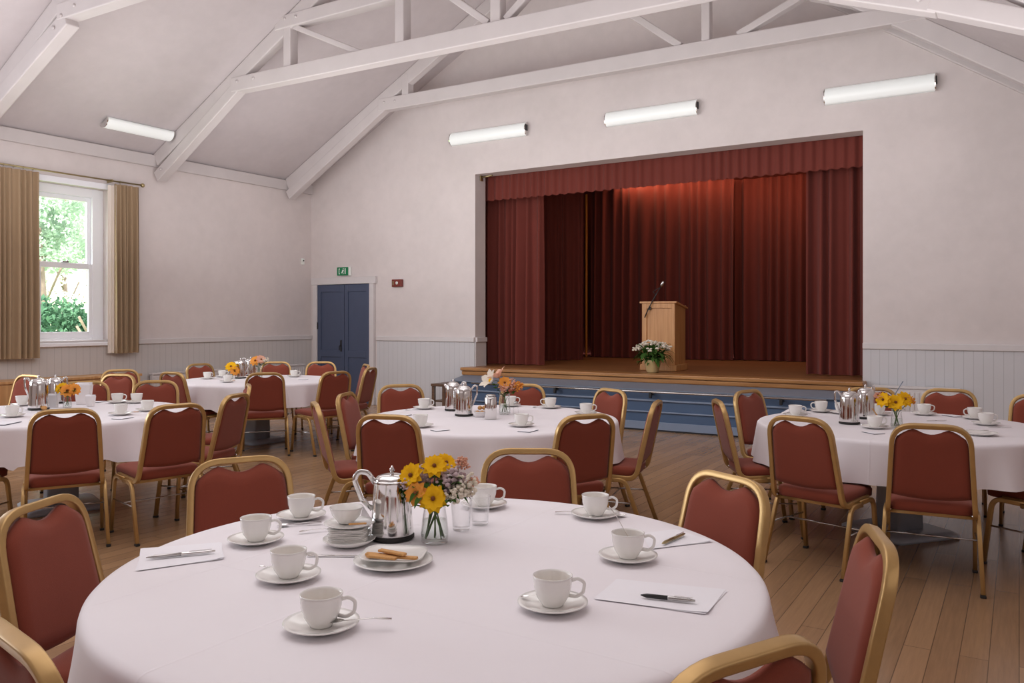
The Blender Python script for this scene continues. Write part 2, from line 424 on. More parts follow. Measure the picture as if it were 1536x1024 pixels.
# wall plate and gable trims
struct(MB().box((XL + 0.03, (YB + YF) / 2, 3.80), (0.06, YB - YF, 0.17), None, 0.01).build('trim_5', M['beam']), 'flat painted wall plate along the top of the window wall', 'trim')
def gable(n, x0, x1, off, w_, lab):
    p, q = (x0, YB - 0.03, ceil_z(x0) - off), (x1, YB - 0.03, ceil_z(x1) - off)
    struct(MB().bar(p, q, 0.06, w_, (0, 1, 0)).build('trim_%d' % n, M['beam']), lab, 'trim')
def beam(mb, p, q, h, d, Y): mb.bar((p[0], Y, p[1]), (q[0], Y, q[1]), d, h, (-(q[1] - p[1]), 0, q[0] - p[0]), 0.012); return mb
g = MB(); beam(g, (XRG, ZRG - 0.12), (XR, ZWR - 0.12), 0.14, 0.06, YB - 0.03)
struct(g.build('trim_6', M['beam']), 'sloping trim board where the stage wall meets the lower roof slope', 'trim')

# ------------------------------------------------------------------ roof trusses
def truss(Y, lab, parts):
    o = struct(thing('roof_truss', lab, 'roof truss', (0, 0, 0)))
    for i, (nm, p, q, h, d) in enumerate(parts):
        b = MB(); beam(b, p, q, h, d + .004 * ((i * 3) % 7), Y).build(nm, M['beam'], o)
    return o
def raft(o, x0, x1, Y, h=0.2, d=0.13, off=0.12):
    beam(MB(), (x0, ceil_z(x0) - off), (x1, ceil_z(x1) - off), h, d, Y)
    b = MB(); beam(b, (x0, ceil_z(x0) - off), (x1, ceil_z(x1) - off), h, d, Y).build('rafter', M['beam'], o)
def bolts(o, pts, Y):
    b = MB()
    for x, z in pts: b.lathe([(0.0, 0), (0.02, 0), (0.02, 0.012), (0.0, 0.016)], 10, (0, 0, 0))
    for k, (x, z) in enumerate(pts):
        for i in range(k * 40, k * 40 + 40):
            v = b.v[i]; b.v[i] = (x + v[0], Y - v[2], z + v[1])
    if pts: b.build('bolts', M['beam'], o)
t = truss(10.1, 'white roof truss standing close against the stage wall', [
    ('strut', (-10.82, 3.62), (-8.55, 4.93), 0.16, 0.14), ('collar_beam', (-8.75, 4.9), (-0.55, 4.86), 0.2, 0.14),
    ('post', (-8.2, 4.95), (-8.2, 5.32), 0.13, 0.12), ('post', (-3.36, 4.95), (-3.36, 6.3), 0.11, 0.12),
    ('brace', (-2.96, 4.97), (-1.9, 5.42), 0.09, 0.1), ('brace', (-3.7, 4.97), (-5.0, 6.0), 0.09, 0.1), ('strut', (-0.6, 4.86), (1.3, 3.4), 0.16, 0.14), ('strut', (-0.95, 4.84), (-2.1, 5.3), 0.12, 0.12)])
raft(t, XL + 0.06, XRG, 10.1); raft(t, XRG, XR - 0.02, 10.1)
bolts(t, [(-8.62, 4.93), (-8.4, 4.92), (-1.0, 4.87)], 10.03)
t = truss(7.55, 'white roof truss in mid hall, posts and diagonal braces standing on its collar', [
    ('strut', (-10.82, 3.56), (-8.98, 4.68), 0.16, 0.15), ('collar_beam', (-9.15, 4.66), (-0.55, 4.56), 0.2, 0.15),
    ('collar_beam', (-8.3, 5.33), (-1.7, 5.33), 0.17, 0.14), ('post', (-8.08, 4.7), (-8.08, 5.3), 0.13, 0.13), ('post', (-6.2, 4.7), (-6.2, 5.6), 0.13, 0.13),
    ('post', (-4.86, 4.7), (-4.86, 7.0), 0.13, 0.13), ('brace', (-4.97, 4.72), (-6.1, 5.6), 0.08, 0.09), ('brace', (-4.75, 4.72), (-3.6, 5.6), 0.08, 0.09),
    ('brace', (-7.98, 5.25), (-6.85, 4.72), 0.07, 0.08), ('post', (-3.5, 4.7), (-3.5, 5.6), 0.13, 0.13), ('strut', (-1.4, 4.33), (-0.55, 4.02), 0.16, 0.15), ('strut', (-0.62, 4.06), (1.5, 3.15), 0.16, 0.15)])
raft(t, XL + 0.06, XRG, 7.55); raft(t, XRG, XR - 0.02, 7.55)
bolts(t, [(-9.02, 4.69), (-8.7, 4.68), (-10.68, 3.66), (-8.1, 5.36), (-7.9, 5.35), (-0.7, 4.08)], 7.47)
t = truss(5.0, 'white roof truss above the window curtains, cut off by the picture', [
    ('strut', (-10.82, 3.72), (-8.7, 4.7), 0.18, 0.15), ('collar_beam', (-8.85, 4.78), (-0.6, 4.7), 0.18, 0.15), ('post', (-6.2, 4.8), (-6.2, 6.0), 0.13, 0.13)])
raft(t, XL + 0.06, XRG, 5.0); raft(t, XRG, XR - 0.02, 5.0)
bolts(t, [(-8.75, 4.72), (-8.5, 4.78), (-8.9, 4.62)], 4.92)

# ------------------------------------------------------------------ window, its curtains, the garden outside
win = struct(thing('window_1', 'white sash window with garden trees behind the panes', 'window'))
fx = XL - 0.17
def wb(name, y0, y1, z0, z1, par, x=fx, d=0.06, m=None, bev=0.004):
    return MB().box((x, (y0 + y1) / 2, (z0 + z1) / 2), (d, y1 - y0, z1 - z0), None, bev).build(name, m or M['window_bloom_white'], par)
fr = MB()
for (y0, y1, z0, z1) in ((WY0, WY0 + 0.09, WZ0, WZ1), (WY1 - 0.16, WY1, WZ0, WZ1), (WY0 + .09, WY1 - .16, WZ0, WZ0 + 0.05), (WY0 + .09, WY1 - .16, WZ1 - 0.12, WZ1)):
    fr.box((fx - 0.02, (y0 + y1) / 2, (z0 + z1) / 2), (0.12, y1 - y0, z1 - z0), None, 0.006)
fr.build('window_frame', M['window_bloom_white'], win)
MZ = 2.2
ia, ib = WY0 + 0.09, WY1 - 0.16
us = MB()
for (y0, y1, z0, z1) in ((ia, ia + 0.05, MZ - 0.03, WZ1 - 0.12), (ib - 0.05, ib, MZ - 0.03, WZ1 - 0.12), (ia + .05, ib - .05, WZ1 - 0.18, WZ1 - 0.12), (ia + .05, ib - .05, MZ - 0.03, MZ + 0.03)):
    us.box((fx - 0.03, (y0 + y1) / 2, (z0 + z1) / 2), (0.04, y1 - y0, z1 - z0), None, 0.004)
us = us.build('upper_sash', M['window_bloom_white'], win)
wb('pane', ia + 0.05, ib - 0.05, MZ + 0.03, WZ1 - 0.18, us, fx - 0.03, 0.006, M['pane'], 0)
ls = MB()
mu = 5.9
for (y0, y1, z0, z1) in ((ia, ia + 0.05, WZ0 + 0.05, MZ + 0.03), (ib - 0.05, ib, WZ0 + 0.05, MZ + 0.03), (ia + .05, ib - .05, WZ0 + 0.05, WZ0 + 0.14), (ia + .05, ib - .05, MZ - 0.04, MZ + 0.035), (mu - 0.035, mu + 0.035, WZ0 + 0.14, MZ - .04)):
    ls.box((fx + 0.015, (y0 + y1) / 2, (z0 + z1) / 2), (0.04, y1 - y0, z1 - z0), None, 0.004)
ls = ls.build('lower_sash', M['window_bloom_white'], win)
wb('pane', ia + 0.05, mu - 0.035, WZ0 + 0.14, MZ - 0.04, ls, fx + 0.015, 0.006, M['pane'], 0)
wb('pane', mu + 0.035, ib - 0.05, WZ0 + 0.14, MZ - 0.04, ls, fx + 0.015, 0.006, M['pane'], 0)
lk = MB(); lk.box((fx + 0.045, 6.25, MZ + 0.045), (0.03, 0.09, 0.02), None, 0.005); lk.ball((fx + 0.05, 6.28, MZ + 0.06), 0.015)
lk.build('sash_catch', M['satin'], win)
MB().box((XL - 0.04, (WY0 + WY1) / 2, WZ0 - 0.03), (0.2, WY1 - WY0 + 0.1, 0.05), None, 0.01).build('window_sill', M['window_bloom_white'], win)
hd = MB(); hd.box((XL + 0.012, (WY0 + WY1) / 2, WZ1 + 0.04), (0.024, WY1 - WY0 + 0.16, 0.08), None, 0.005); hd.build('head_board', M['window_bloom_white'], win)

def curtain(name, m, p, q, z0, z1, n, dep, label, cat, group=None, seed=1, taper=0.0, hem=0.0, top=0.55):
    rnd = random.Random(seed); p, q = Vector(p), Vector(q); d = q - p; L = d.length; dn = d.normalized(); nr = Vector((dn.y, -dn.x, 0))
    ph = [rnd.uniform(0, 6.28) for _ in range(6)]; am = [rnd.uniform(0.55, 1.15) for _ in range(n + 2)]
    nu, nv = n * 10, 14
    def fn(u, v):
        uu = u + (0.25 / n) * math.sin(2 * PI * 1.7 * u + ph[0]) + (0.16 / n) * math.sin(2 * PI * 4.3 * u + ph[1])
        a = uu * n; k = max(0, min(n, int(a))); A = am[k] * (1 - (a - k)) + am[min(n + 1, k + 1)] * (a - k)
        s_ = math.sin(2 * PI * a); s_ = math.copysign(abs(s_) ** 0.9, s_)
        dv = (1 - v) * 1.0
        off = dep * A * s_ * (top + (1 - top) * min(1, dv * 1.6)) + 0.25 * dep * math.sin(2 * PI * (0.9 * u + 0.3 * v) + ph[2]) * dv
        x = p + dn * (L * (0.5 + (u - 0.5) * (1 - taper * math.sin(PI * v) * 0.5)))
        z = z0 + (z1 - z0) * v + (hem * math.sin(2 * PI * a + 1) if v == 0 else 0)
        return (x.x + nr.x * off, x.y + nr.y * off, z)
    o = MB().grid(nu, nv, fn).build(name, m)
    return tag(o, label, cat, group)
cx = XL + 0.13
o = curtain('window_curtain', M['drape'], (cx, 4.75, 0), (cx, 5.78, 0), 0.96, 3.36, 14, 0.042, 'wide beige curtain covering the near edge of the sash window', 'curtain', 'beige window curtains', 3)
o = curtain('window_curtain', M['drape'], (cx, 6.80, 0), (cx, 7.17, 0), 0.985, 3.36, 6, 0.058, 'narrow beige curtain drawn back beside the finial of the rod', 'curtain', 'beige window curtains', 8)
lp = curtain('lining', M['lining'], (cx - 0.06, 6.74, 0), (cx - 0.01, 6.84, 0), 0.99, 3.34, 1, 0.012, None, None, None, 4); lp.parent = o; lp['label'] = 'pale lining edge'
rod = thing('curtain_rod', 'thin brass curtain rod over the sash window', 'curtain rod')
rm = MB(); rm.tube([(cx - 0.02, 4.6, 3.40), (cx - 0.02, 7.22, 3.40)], 0.011); rm.build('pole', M['brass'], rod)
MB().ball((cx - 0.02, 7.25, 3.40), 0.032, sub=2).build('finial', M['brass'], rod)
for yy in (5.0, 6.78): MB().box((XL + 0.06, yy, 3.40), (0.12, 0.025, 0.04), None, 0.005).build('bracket', M['brass'], rod)
for k in range(9):
    yy = (4.85, 4.97, 5.1, 5.22, 5.34, 5.46, 5.58, 5.7, 6.9)[k]
    MB().sweep([(cx - 0.02 + 0.017 * math.cos(a), yy, 3.395 + 0.017 * math.sin(a)) for a in [2 * PI * i / 12 for i in range(12)]], circ(0.003, 6), (0, 1, 0), True).build('ring', M['brass'], rod)

struct(MB().box((-22, 6, -0.35), (21, 40, 0.1)).build('lawn', M['lawn']), 'sunlit lawn outside the window', 'lawn')
def leafball(mb, c, R, n, size, rnd, sc=(1, 1, 1)):
    for _ in range(n):
        v = Vector((rnd.gauss(0, 1), rnd.gauss(0, 1), rnd.gauss(0, 1))).normalized() * R * rnd.uniform(0.45, 1.0) ** 0.5
        p = Vector(c) + Vector((v.x * sc[0], v.y * sc[1], v.z * sc[2]))
        a = Vector((rnd.gauss(0, 1), rnd.gauss(0, 1), rnd.gauss(0, 1))).normalized(); b = a.orthogonal().normalized(); s_ = size * rnd.uniform(0.6, 1.3)
        mb.add([p - a * s_, p + b * s_ * 0.5, p + a * s_, p - b * s_ * 0.5], [(0, 1, 2, 3)])
def tree(loc, h, R, m, label, seed, blobs=7, n=420):
    rnd = random.Random(seed); o = thing('tree', label, 'tree', loc)
    tr = MB(); tr.sweep([(0, 0, 0), (0.05, 0.05, h * 0.35), (-0.05, 0, h * 0.7)], circ(0.16, 8), scale=[1, 0.8, 0.5])
    for k in range(4):
        a = k * 1.6 + rnd.random(); tr.sweep([(0, 0, h * (0.32 + 0.08 * k)), (R * 0.5 * math.cos(a), R * 0.5 * math.sin(a), h * (0.55 + 0.08 * k))], circ(0.025, 6))
    tr.build('trunk', M['bark'], o)
    cr = MB()
    for k in range(blobs):
        a = rnd.uniform(0, 6.28); rr = R * rnd.uniform(0.1, 0.65)
        leafball(cr, (rr * math.cos(a), rr * math.sin(a), h * rnd.uniform(0.36, 0.98)), R * rnd.uniform(0.38, 0.6), int(n * 1.7), 0.065, rnd)
    cr.build('crown', m, o); return o
def outp(px, X): p = onx(px, 480, X); return (p.x, p.y, -0.3)
tree(outp(58, -19.6), 5.6, 1.7, M['tree_b'], 'mid green garden tree filling the upper corner of the panes', 1, 8)
tree(outp(134, -22.5), 7.0, 2.2, M['tree_a'], 'pale sunlit garden tree beyond the hedge', 2, 8)
tree(outp(96, -26.5), 4.8, 1.9, M['tree_c'], 'cream blossoming garden tree beside the pale one', 3, 7)
tree(outp(140, -15.5), 2.3, 0.7, M['tree_a'], 'slim young garden tree with a bare trunk', 4, 5, 260)
tree(outp(-20, -27.0), 7.0, 2.4, M['tree_b'], 'broad garden tree hidden mostly by the wide curtain', 5, 8)
tree(outp(70, -31.0), 5.0, 2.3, M['tree_c'], 'distant pale tree low behind the cream blossoming one', 6, 9)
tree(outp(150, -31.0), 5.4, 2.3, M['tree_a'], 'distant pale tree at the far side of the panes', 7, 9)
hg = MB(); rnd = random.Random(11)
for k in range(22):
    p = onx(20 + k * 8, 480, -17.0); leafball(hg, (p.x + rnd.uniform(-.3, .3), p.y, 0.75 + rnd.uniform(-.2, .3)), 0.95, 420, 0.06, rnd, (0.7, 1, 1))
tag(hg.build('hedge', M['hedge']), 'dark green garden hedge below the trees outside', 'hedge')

# ------------------------------------------------------------------ double doors and small wall fittings
d = struct(thing('door_1', 'blue panelled double doors in a white frame', 'door'))
DX0, DXM, DX1, DH = -10.70, -10.05, -9.46, 2.08
fr = MB(); y = YB - 0.03
for (x0, x1, z0, z1) in ((DX0 - 0.10, DX0, 0, DH), (DX1, DX1 + 0.10, 0, DH), (DX0 - 0.14, DX1 + 0.14, DH, DH + 0.12)):
    fr.box(((x0 + x1) / 2, y, (z0 + z1) / 2), (x1 - x0, 0.06, z1 - z0), None, 0.006)
fr.build('door_frame', M['trim'], d)
for x0, x1 in ((DX0, DXM), (DXM, DX1)):
    lf = MB().box(((x0 + x1) / 2, YB - 0.012, DH / 2 + 0.003), (x1 - x0 - 0.012, 0.022, DH - 0.012)).build('door_leaf', M['door'], d)
    fm = MB(); e = 0.085; yy = YB - 0.03
    for (a, b, z0, z1) in ((x0 + .006, x0 + e, 0.01, DH - .01), (x1 - e, x1 - .006, 0.01, DH - .01), (x0 + e, x1 - e, DH - .13, DH - .01), (x0 + e, x1 - e, 0.01, 0.2), (x0 + e, x1 - e, 0.80, 0.92)):
        fm.box(((a + b) / 2, yy, (z0 + z1) / 2), (b - a, 0.02, z1 - z0), None, 0.004)
    fm.build('door_panelling', M['door'], lf)
hl = MB(); hl.box((DXM - 0.07, YB - 0.046, 1.0), (0.035, 0.012, 0.2), None, 0.004); hl.tube(fillet([(DXM - .07, YB - .05, 1.0), (DXM - .07, YB - .09, 1.0), (DXM - .07, YB - .09, 0.93)], .02), 0.009)
hl.build('door_handle', M['black'], d)
MB().box((DX0 + 0.012, YB - 0.045, 1.35), (0.02, 0.012, 0.12)).build('hinge', M['black'], d)

p = ony(518, 407, YB)
s_ = thing('exit_sign', 'green emergency exit sign above the blue doors', 'sign', (p.x, YB - 0.002, p.z))
MB().box((0.02, -0.02, 0), (0.26, 0.035, 0.155), None, 0.006).build('back_box', M['sign_white'], s_)
MB().box((-0.015, -0.05, 0), (0.25, 0.022, 0.145), None, 0.004).build('face', M['green_sign'], s_)
pc = MB()
def fl(poly, ox=0.0): pc.prism([(a + ox, b) for a, b in poly], 'y', -0.0625, -0.0605)
fl([(-.095, -.05), (-.07, -.05), (-.07, -.04), (-.082, -.03), (-.082, .03), (-.07, .04), (-.07, .05), (-.095, .05)])
fl([(.045, -.05), (.065, -.05), (.065, .05), (.045, .05)])
fl([(-.022, .004), (.002, .03), (.016, .02), (.026, .004), (.014, -.002), (.01, .006), (.004, -.014), (.016, -.03), (.012, -.052), (0, -.05), (.002, -.03), (-.012, -.018), (-.03, -.036), (-.042, -.03), (-.026, -.014), (-.012, 0), (-.01, .012), (-.018, .0)])
pc.lathe([(0, 0), (0.011, 0), (0.011, 0.002), (0, 0.002)], 14)
for i in range(len(pc.v) - 56, len(pc.v)):
    v = pc.v[i]; pc.v[i] = (0.012 + v[0], -0.0605 - v[2], 0.042 + v[1])
pc.build('pictogram', M['sign_white'], s_)
p = ony(598, 424.5, YB)
s_ = thing('alarm_sounder', 'small maroon alarm box on the wall beside the blue doors', 'alarm', (p.x, YB - 0.002, p.z))  # maroon wall box taken for an alarm sounder
MB().box((0, -0.03, 0), (0.21, 0.055, 0.125), None, 0.008).build('casing', M['alarm'], s_)
b = MB(); b.lathe([(0, 0), (0.026, 0), (0.026, 0.006), (0, 0.008)], 16)
b.v = [(0.01 + v[0], -0.058 - v[2], v[1]) for v in b.v]; b.build('call_button', M['sign_white'], s_)
MB().box((-0.07, -0.059, 0), (0.025, 0.004, 0.07)).build('marker_strip', M['brass'], s_)
p = onx(462, 393, XL)
s_ = thing('wall_sensor', 'tiny white sensor on the wall in the corner above the doors', 'sensor', (XL + 0.002, 10.45, p.z))
MB().box((0.02, 0, 0), (0.036, 0.06, 0.11), None, 0.008).build('casing', M['sign_white'], s_); MB().ball((0.042, 0, 0.015), 0.014).build('lens', M['black'], s_)

# fluorescent fittings
def lamp_unit(mat4, L, label):
    o = thing('fluorescent_light', label, 'light', (0, 0, 0), 0, 'white tubular light fittings'); o.matrix_world = mat4
    # local: x along the tube, -y out of the surface
    MB().box((0, -0.012, 0), (L - 0.02, 0.022, 0.10), None, 0.004).build('mounting_plate', M['satin'], o)
    df = MB(); prof = [(-0.105 + 0.21 * i / 10, -0.026 - 0.075 * math.sin(PI * i / 10) ** 0.6) for i in range(11)]
    n = len(prof); vs = [(-L / 2, yy, z) for z, yy in prof] + [(L / 2, yy, z) for z, yy in prof]
    df.add(vs, [(i, i + 1, n + i + 1, n + i) for i in range(n - 1)] + [(0, n, 2 * n - 1, n - 1)], True)
    df.build('diffuser', M['diffuser'], o)
    for sx in (-1, 1):
        e = MB(); e.prism([(a, b) for b, a in prof][::1], 'x', sx * L / 2, sx * (L / 2 + 0.012)); e.build('end_cap', M['steel'], o)
        if sx > 0: MB().box((L / 2 + 0.016, -0.05, 0.02), (0.012, 0.05, 0.09), None, 0.003).build('end_clip', M['black'], o)
for px0, py0, px1, py1, lab in ((675, 204.5, 787, 197, 'white tube light above the bracketed corner of the stage opening'), (908, 178, 1044, 160.5, 'white tube light over the middle of the stage opening'), (1237, 143, 1402, 123, 'white tube light high beyond the unlit end of the stage')):
    a, b = ony(px0, py0, YB - 0.08), ony(px1, py1, YB - 0.08)
    lamp_unit(Matrix.Translation(((a.x + b.x) / 2, YB - 0.002, (a.z + b.z) / 2)), b.x - a.x, lab)
lx = -10.45; nrm = Vector((0.54, 0, -1)).normalized()
yax = -nrm; xax = Vector((0, 1, 0)); zax = xax.cross(yax)
R4 = Matrix((xax, yax, zax)).transposed().to_4x4()
lamp_unit(Matrix.Translation((lx, 6.95, ceil_z(lx) - 0.004)) @ R4, 1.0, 'white tube light on the sloping ceiling above the sash window')

# ------------------------------------------------------------------ stage
SZ = 0.72; SX0, SX1 = -7.36, -1.56
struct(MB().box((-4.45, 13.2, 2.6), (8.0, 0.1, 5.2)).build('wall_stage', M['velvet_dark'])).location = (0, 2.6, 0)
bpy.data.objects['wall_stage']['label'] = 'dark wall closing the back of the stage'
e = MB(); e.box((-8.2, 13.3, 2.6), (0.1, 5.1, 5.2)); e.box((-0.7, 13.3, 2.6), (0.1, 5.1, 5.2)); e.box((-4.45, 13.3, 4.6), (7.6, 5.1, 0.1))
struct(e.build('wall_wings', M['velvet_dark']), 'dark side walls and lid of the stage box', 'wall')
st = thing('stage', 'raised wooden stage with a blue painted stepped front', 'stage', (0, 0, 0))
MB().box(((SX0 + SX1) / 2 , (10.97 + 15.7) / 2, SZ - 0.02), (7.2, 15.7 - 10.97, 0.04)).build('deck', M['deck'], st)
MB().box(((OX0 + OX1) / 2, (10.645 + 10.97) / 2, SZ - 0.02), (OX1 - OX0 - 0.04, 0.325, 0.04)).build('deck', M['deck'], st)
lp = MB(); lp.box(((SX0 + SX1) / 2, 10.49, SZ - 0.025), (SX1 - SX0, 0.30, 0.05), None, 0.012); lp.box(((SX0 + SX1) / 2, 10.49, SZ - 0.085), (SX1 - SX0 - 0.02, 0.25, 0.065), None, 0.014)
lp.build('nosing', M['lip'], st)
fa = MB(); fa.prism([(10.08, 0.0), (10.08, 0.53), (10.40, 0.60), (10.40, SZ - 0.115), (10.64, SZ - 0.115), (10.64, 0)], 'x', SX0 + 0.1, SX1 - 0.06)
fa.build('fascia', M['blue'], st)
tp = MB(); tp.prism([(10.05, 0.525), (10.05, 0.545), (10.38, 0.605), (10.38, 0.585)], 'x', SX0 + 0.05, SX1 - 0.04); tp.build('top_board', M['bluegrey'], st)
for z, h in ((0.40, 0.022), (0.25, 0.018), (0.07, 0.10)):
    MB().box(((SX0 + SX1) / 2 + .02, 10.068, z), (SX1 - SX0 - 0.16, 0.025, h), None, 0.004).build('ledge', M['ledge'], st)
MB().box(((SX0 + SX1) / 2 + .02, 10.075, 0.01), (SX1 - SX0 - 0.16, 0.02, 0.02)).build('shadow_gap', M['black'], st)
pr = thing('handrail', 'slim grey rail fixed along the blue stage front', 'rail', (0, 0, 0))
MB().tube([(-6.9, 9.99, 0.515), (-1.9, 9.99, 0.515)], 0.014).build('rail', M['satin'], pr)
for px, py in ((833, 588), (976, 586), (1172, 592)):
    q = ony(px, py, 10.0); b = MB(); b.box((q.x, 10.022, 0.50), (0.05, 0.05, 0.06), None, 0.006); b.box((q.x, 9.99, 0.475), (0.035, 0.04, 0.08), None, 0.006); b.build('bracket', M['black'], pr)
# stage end: little wooden step table
q = ony(664, 577, 10.25)
so = thing('step_table', 'low dark wooden step table at the end of the stage by the panelling', 'step', (-7.60, 10.31, 0))
MB().box((0.0, 0, 0.45), (0.26, 0.46, 0.04), None, 0.006).build('top', M['dark_wood'], so)
for a in (-1, 1):
    for b in (-1, 1): MB().box((a * 0.10, b * 0.19, 0.215), (0.045, 0.045, 0.43)).build('leg', M['dark_wood'], so)
MB().box((0.0, 0, 0.2), (0.2, 0.38, 0.025)).build('shelf', M['dark_wood'], so)

q = curtain('stage_curtain', M['velvet'], (-7.65, 11.4, 0), (-6.5, 11.4, 0), SZ + .012, 3.75, 8, 0.085, 'red velvet stage curtain gathered on the doors side of the opening', 'curtain', 'red stage curtains', 21)
q = curtain('stage_curtain', M['velvet'], (-2.42, 11.4, 0), (-1.1, 11.4, 0), SZ + .012, 3.75, 8, 0.085, 'red velvet stage curtain gathered at the end away from the doors', 'curtain', 'red stage curtains', 22)
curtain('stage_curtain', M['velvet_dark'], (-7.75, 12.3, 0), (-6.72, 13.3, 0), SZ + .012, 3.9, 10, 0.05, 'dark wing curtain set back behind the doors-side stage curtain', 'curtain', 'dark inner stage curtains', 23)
BY = 14.6
o = curtain('stage_curtain', M['velvet_dark'], (-7.22, BY, 0), (-4.35, BY, 0), SZ + .012, 4.0, 13, 0.08, 'dark red rear curtain half with a painted light-leak edge, behind the lectern', 'curtain', 'dark inner stage curtains', 24)
ge = MB().grid(2, 10, lambda u, v: (-7.29 + 0.05 * u, BY - 0.1 - 0.02 * math.sin(PI * u), SZ + .012 + 3.2 * v)).build('light_leak_edge', M['light_leak_edge'], o); ge['label'] = 'gold strip painted as a light leak'  # strip stands in for the light leak at the curtain edge
curtain('stage_curtain', M['velvet_dark'], (-4.42, BY + .22, 0), (-1.75, BY + .22, 0), SZ + .012, 4.0, 14, 0.08, 'dark red rear curtain half without the light-leak edge, beyond the lectern', 'curtain', 'dark inner stage curtains', 25)
curtain('valance', M['velvet'], (-7.62, 11.05, 0), (-1.2, 11.05, 0), 3.38, 3.98, 46, 0.022, 'pleated red velvet valance across the top of the stage opening', 'valance', None, 26, 0, 0.008, 0.7)
q = ony(733, 266, YB + 0.2)
k = thing('rail_bracket', 'small pale metal bracket in the top corner of the stage opening', 'bracket', (OX0, YB + 0.16, q.z))
b = MB(); b.tube([(0.0, 0, 0), (0.22, 0, 0.02)], 0.014); b.build('arm', M['brass'], k); MB().box((0.012, 0, -0.01), (0.02, 0.07, 0.09), None, 0.004).build('plate', M['brass'], k)

# lectern, microphone, potted flowers
LX, LY = -4.42, 11.35
k = thing('lectern', 'light oak lectern standing on the stage', 'lectern', (LX, LY, SZ + 0.001))
W_, D_, H_ = 0.5, 0.42, 1.0
bd = MB(); bd.prism([(-D_ / 2, 0.09), (D_ / 2, 0.09), (D_ / 2, H_ - 0.1), (-D_ / 2, H_ - 0.03)], 'x', -W_ / 2, W_ / 2); bd.build('body', M['oak'], k)
fm = MB(); yy = -D_ / 2 - 0.008
for (x0, x1, z0, z1) in ((-W_ / 2, -W_ / 2 + .07, .09, H_ - .03), (W_ / 2 - .05, W_ / 2, .09, H_ - .03), (-W_ / 2 + .07, W_ / 2 - .05, H_ - .1, H_ - .03), (-W_ / 2 + .07, W_ / 2 - .05, .09, .16)):
    fm.box(((x0 + x1) / 2, yy, (z0 + z1) / 2), (x1 - x0, 0.018, z1 - z0), None, 0.004)
fm.build('front_frame', M['oak'], k)
MB().box((0, 0, 0.045), (W_ + 0.06, D_ + 0.06, 0.09), None, 0.01).build('plinth', M['oak'], k)
tp = MB(); tp.prism([(-D_ / 2 - .03, H_ - .025), (D_ / 2 + .03, H_ - .105), (D_ / 2 + .03, H_ - .085), (-D_ / 2 - .03, H_ - .0)], 'x', -W_ / 2 - .03, W_ / 2 + .03); tp.build('top', M['oak'], k)
MB().bar((-W_ / 2, D_ / 2 + .02, H_ - .075), (W_ / 2, D_ / 2 + .02, H_ - .075), 0.02, 0.04).build('book_stop', M['oak'], k)
yy = LY - D_ / 2 - 0.045
a, b = ony(967, 476, yy), ony(991, 430, yy)
k = thing('microphone', 'black gooseneck microphone leaning up over the lectern', 'microphone', a)
dv = b - a
MB().tube([(0, 0, 0), dv * 0.25 + Vector((-.012, 0, 0)), dv * 0.6 + Vector((-.012, 0, 0)), dv], 0.008).build('gooseneck', M['black'], k)
hd = MB(); dn = Vector((dv.x * 1.0 + 0.02, 0, dv.z)).normalized(); hd.sweep([dv, dv + dn * 0.03, dv + dn * 0.07, dv + dn * 0.095], circ(0.026, 12), scale=[0.45, 0.9, 1, 0.5]); hd.build('head', M['satin'], k)
MB().tube([dv * 0.72, dv * 0.8 + Vector((-.07, 0, .02)), dv * 0.93 + Vector((-.04, 0, .0)), dv * 0.98], 0.005, 6).build('cable', M['black'], k)
MB().box(dv * 0.30 + Vector((0.0, 0.016, 0.0)), (0.03, 0.02, 0.05), None, 0.004).build('clip', M['black'], k)

def leaf_quad(mb, p, d, L, w, droop=0.3, up=Vector((0, 0, 1))):
    d = Vector(d).normalized(); sd = d.cross(up)
    if sd.length < 1e-3: sd = Vector((1, 0, 0))
    sd.normalize(); n = sd.cross(d).normalized(); p = Vector(p); r = []
    for t_, ww, dz in ((0, 0.15, 0), (0.35, 1.0, 0.03), (0.7, 0.8, -0.1 * droop), (1.0, 0.05, -0.45 * droop)):
        c_ = p + d * (L * t_) + up * (dz * L); r += [c_ - sd * w * ww / 2, c_ - n * w * 0.08, c_ + sd * w * ww / 2]
    mb.add(r, [(3 * i + j, 3 * i + j + 1, 3 * i + j + 4, 3 * i + j + 3) for i in range(3) for j in range(2)], True)

pp = ony(979, 558.5, 10.72)
PX, PY = pp.x, 10.72
k = thing('flower_pot', 'cream pot of white flowers on the stage in front of the lectern', 'flower pot', (PX, PY, SZ + 0.001))
MB().lathe([(0, 0), (0.072, 0), (0.082, 0.01), (0.115, 0.14), (0.122, 0.165), (0.122, 0.175), (0.11, 0.175), (0.105, 0.15), (0, 0.145)], 28).build('pot', M['terracotta'], k)
rnd = random.Random(5); fo = MB()
for _ in range(190):
    a = rnd.uniform(0, 2 * PI); e = rnd.uniform(-0.35, 1.2); r0 = rnd.uniform(0.02, 0.17)
    base = Vector((r0 * math.cos(a), r0 * math.sin(a), 0.19 + rnd.uniform(-.04, 0.16)))
    leaf_quad(fo, base, (math.cos(a) * math.cos(e), math.sin(a) * math.cos(e), math.sin(e)), rnd.uniform(0.09, 0.16), rnd.uniform(0.04, 0.07), 1.0)
fo.build('foliage', M['leaf'], k)
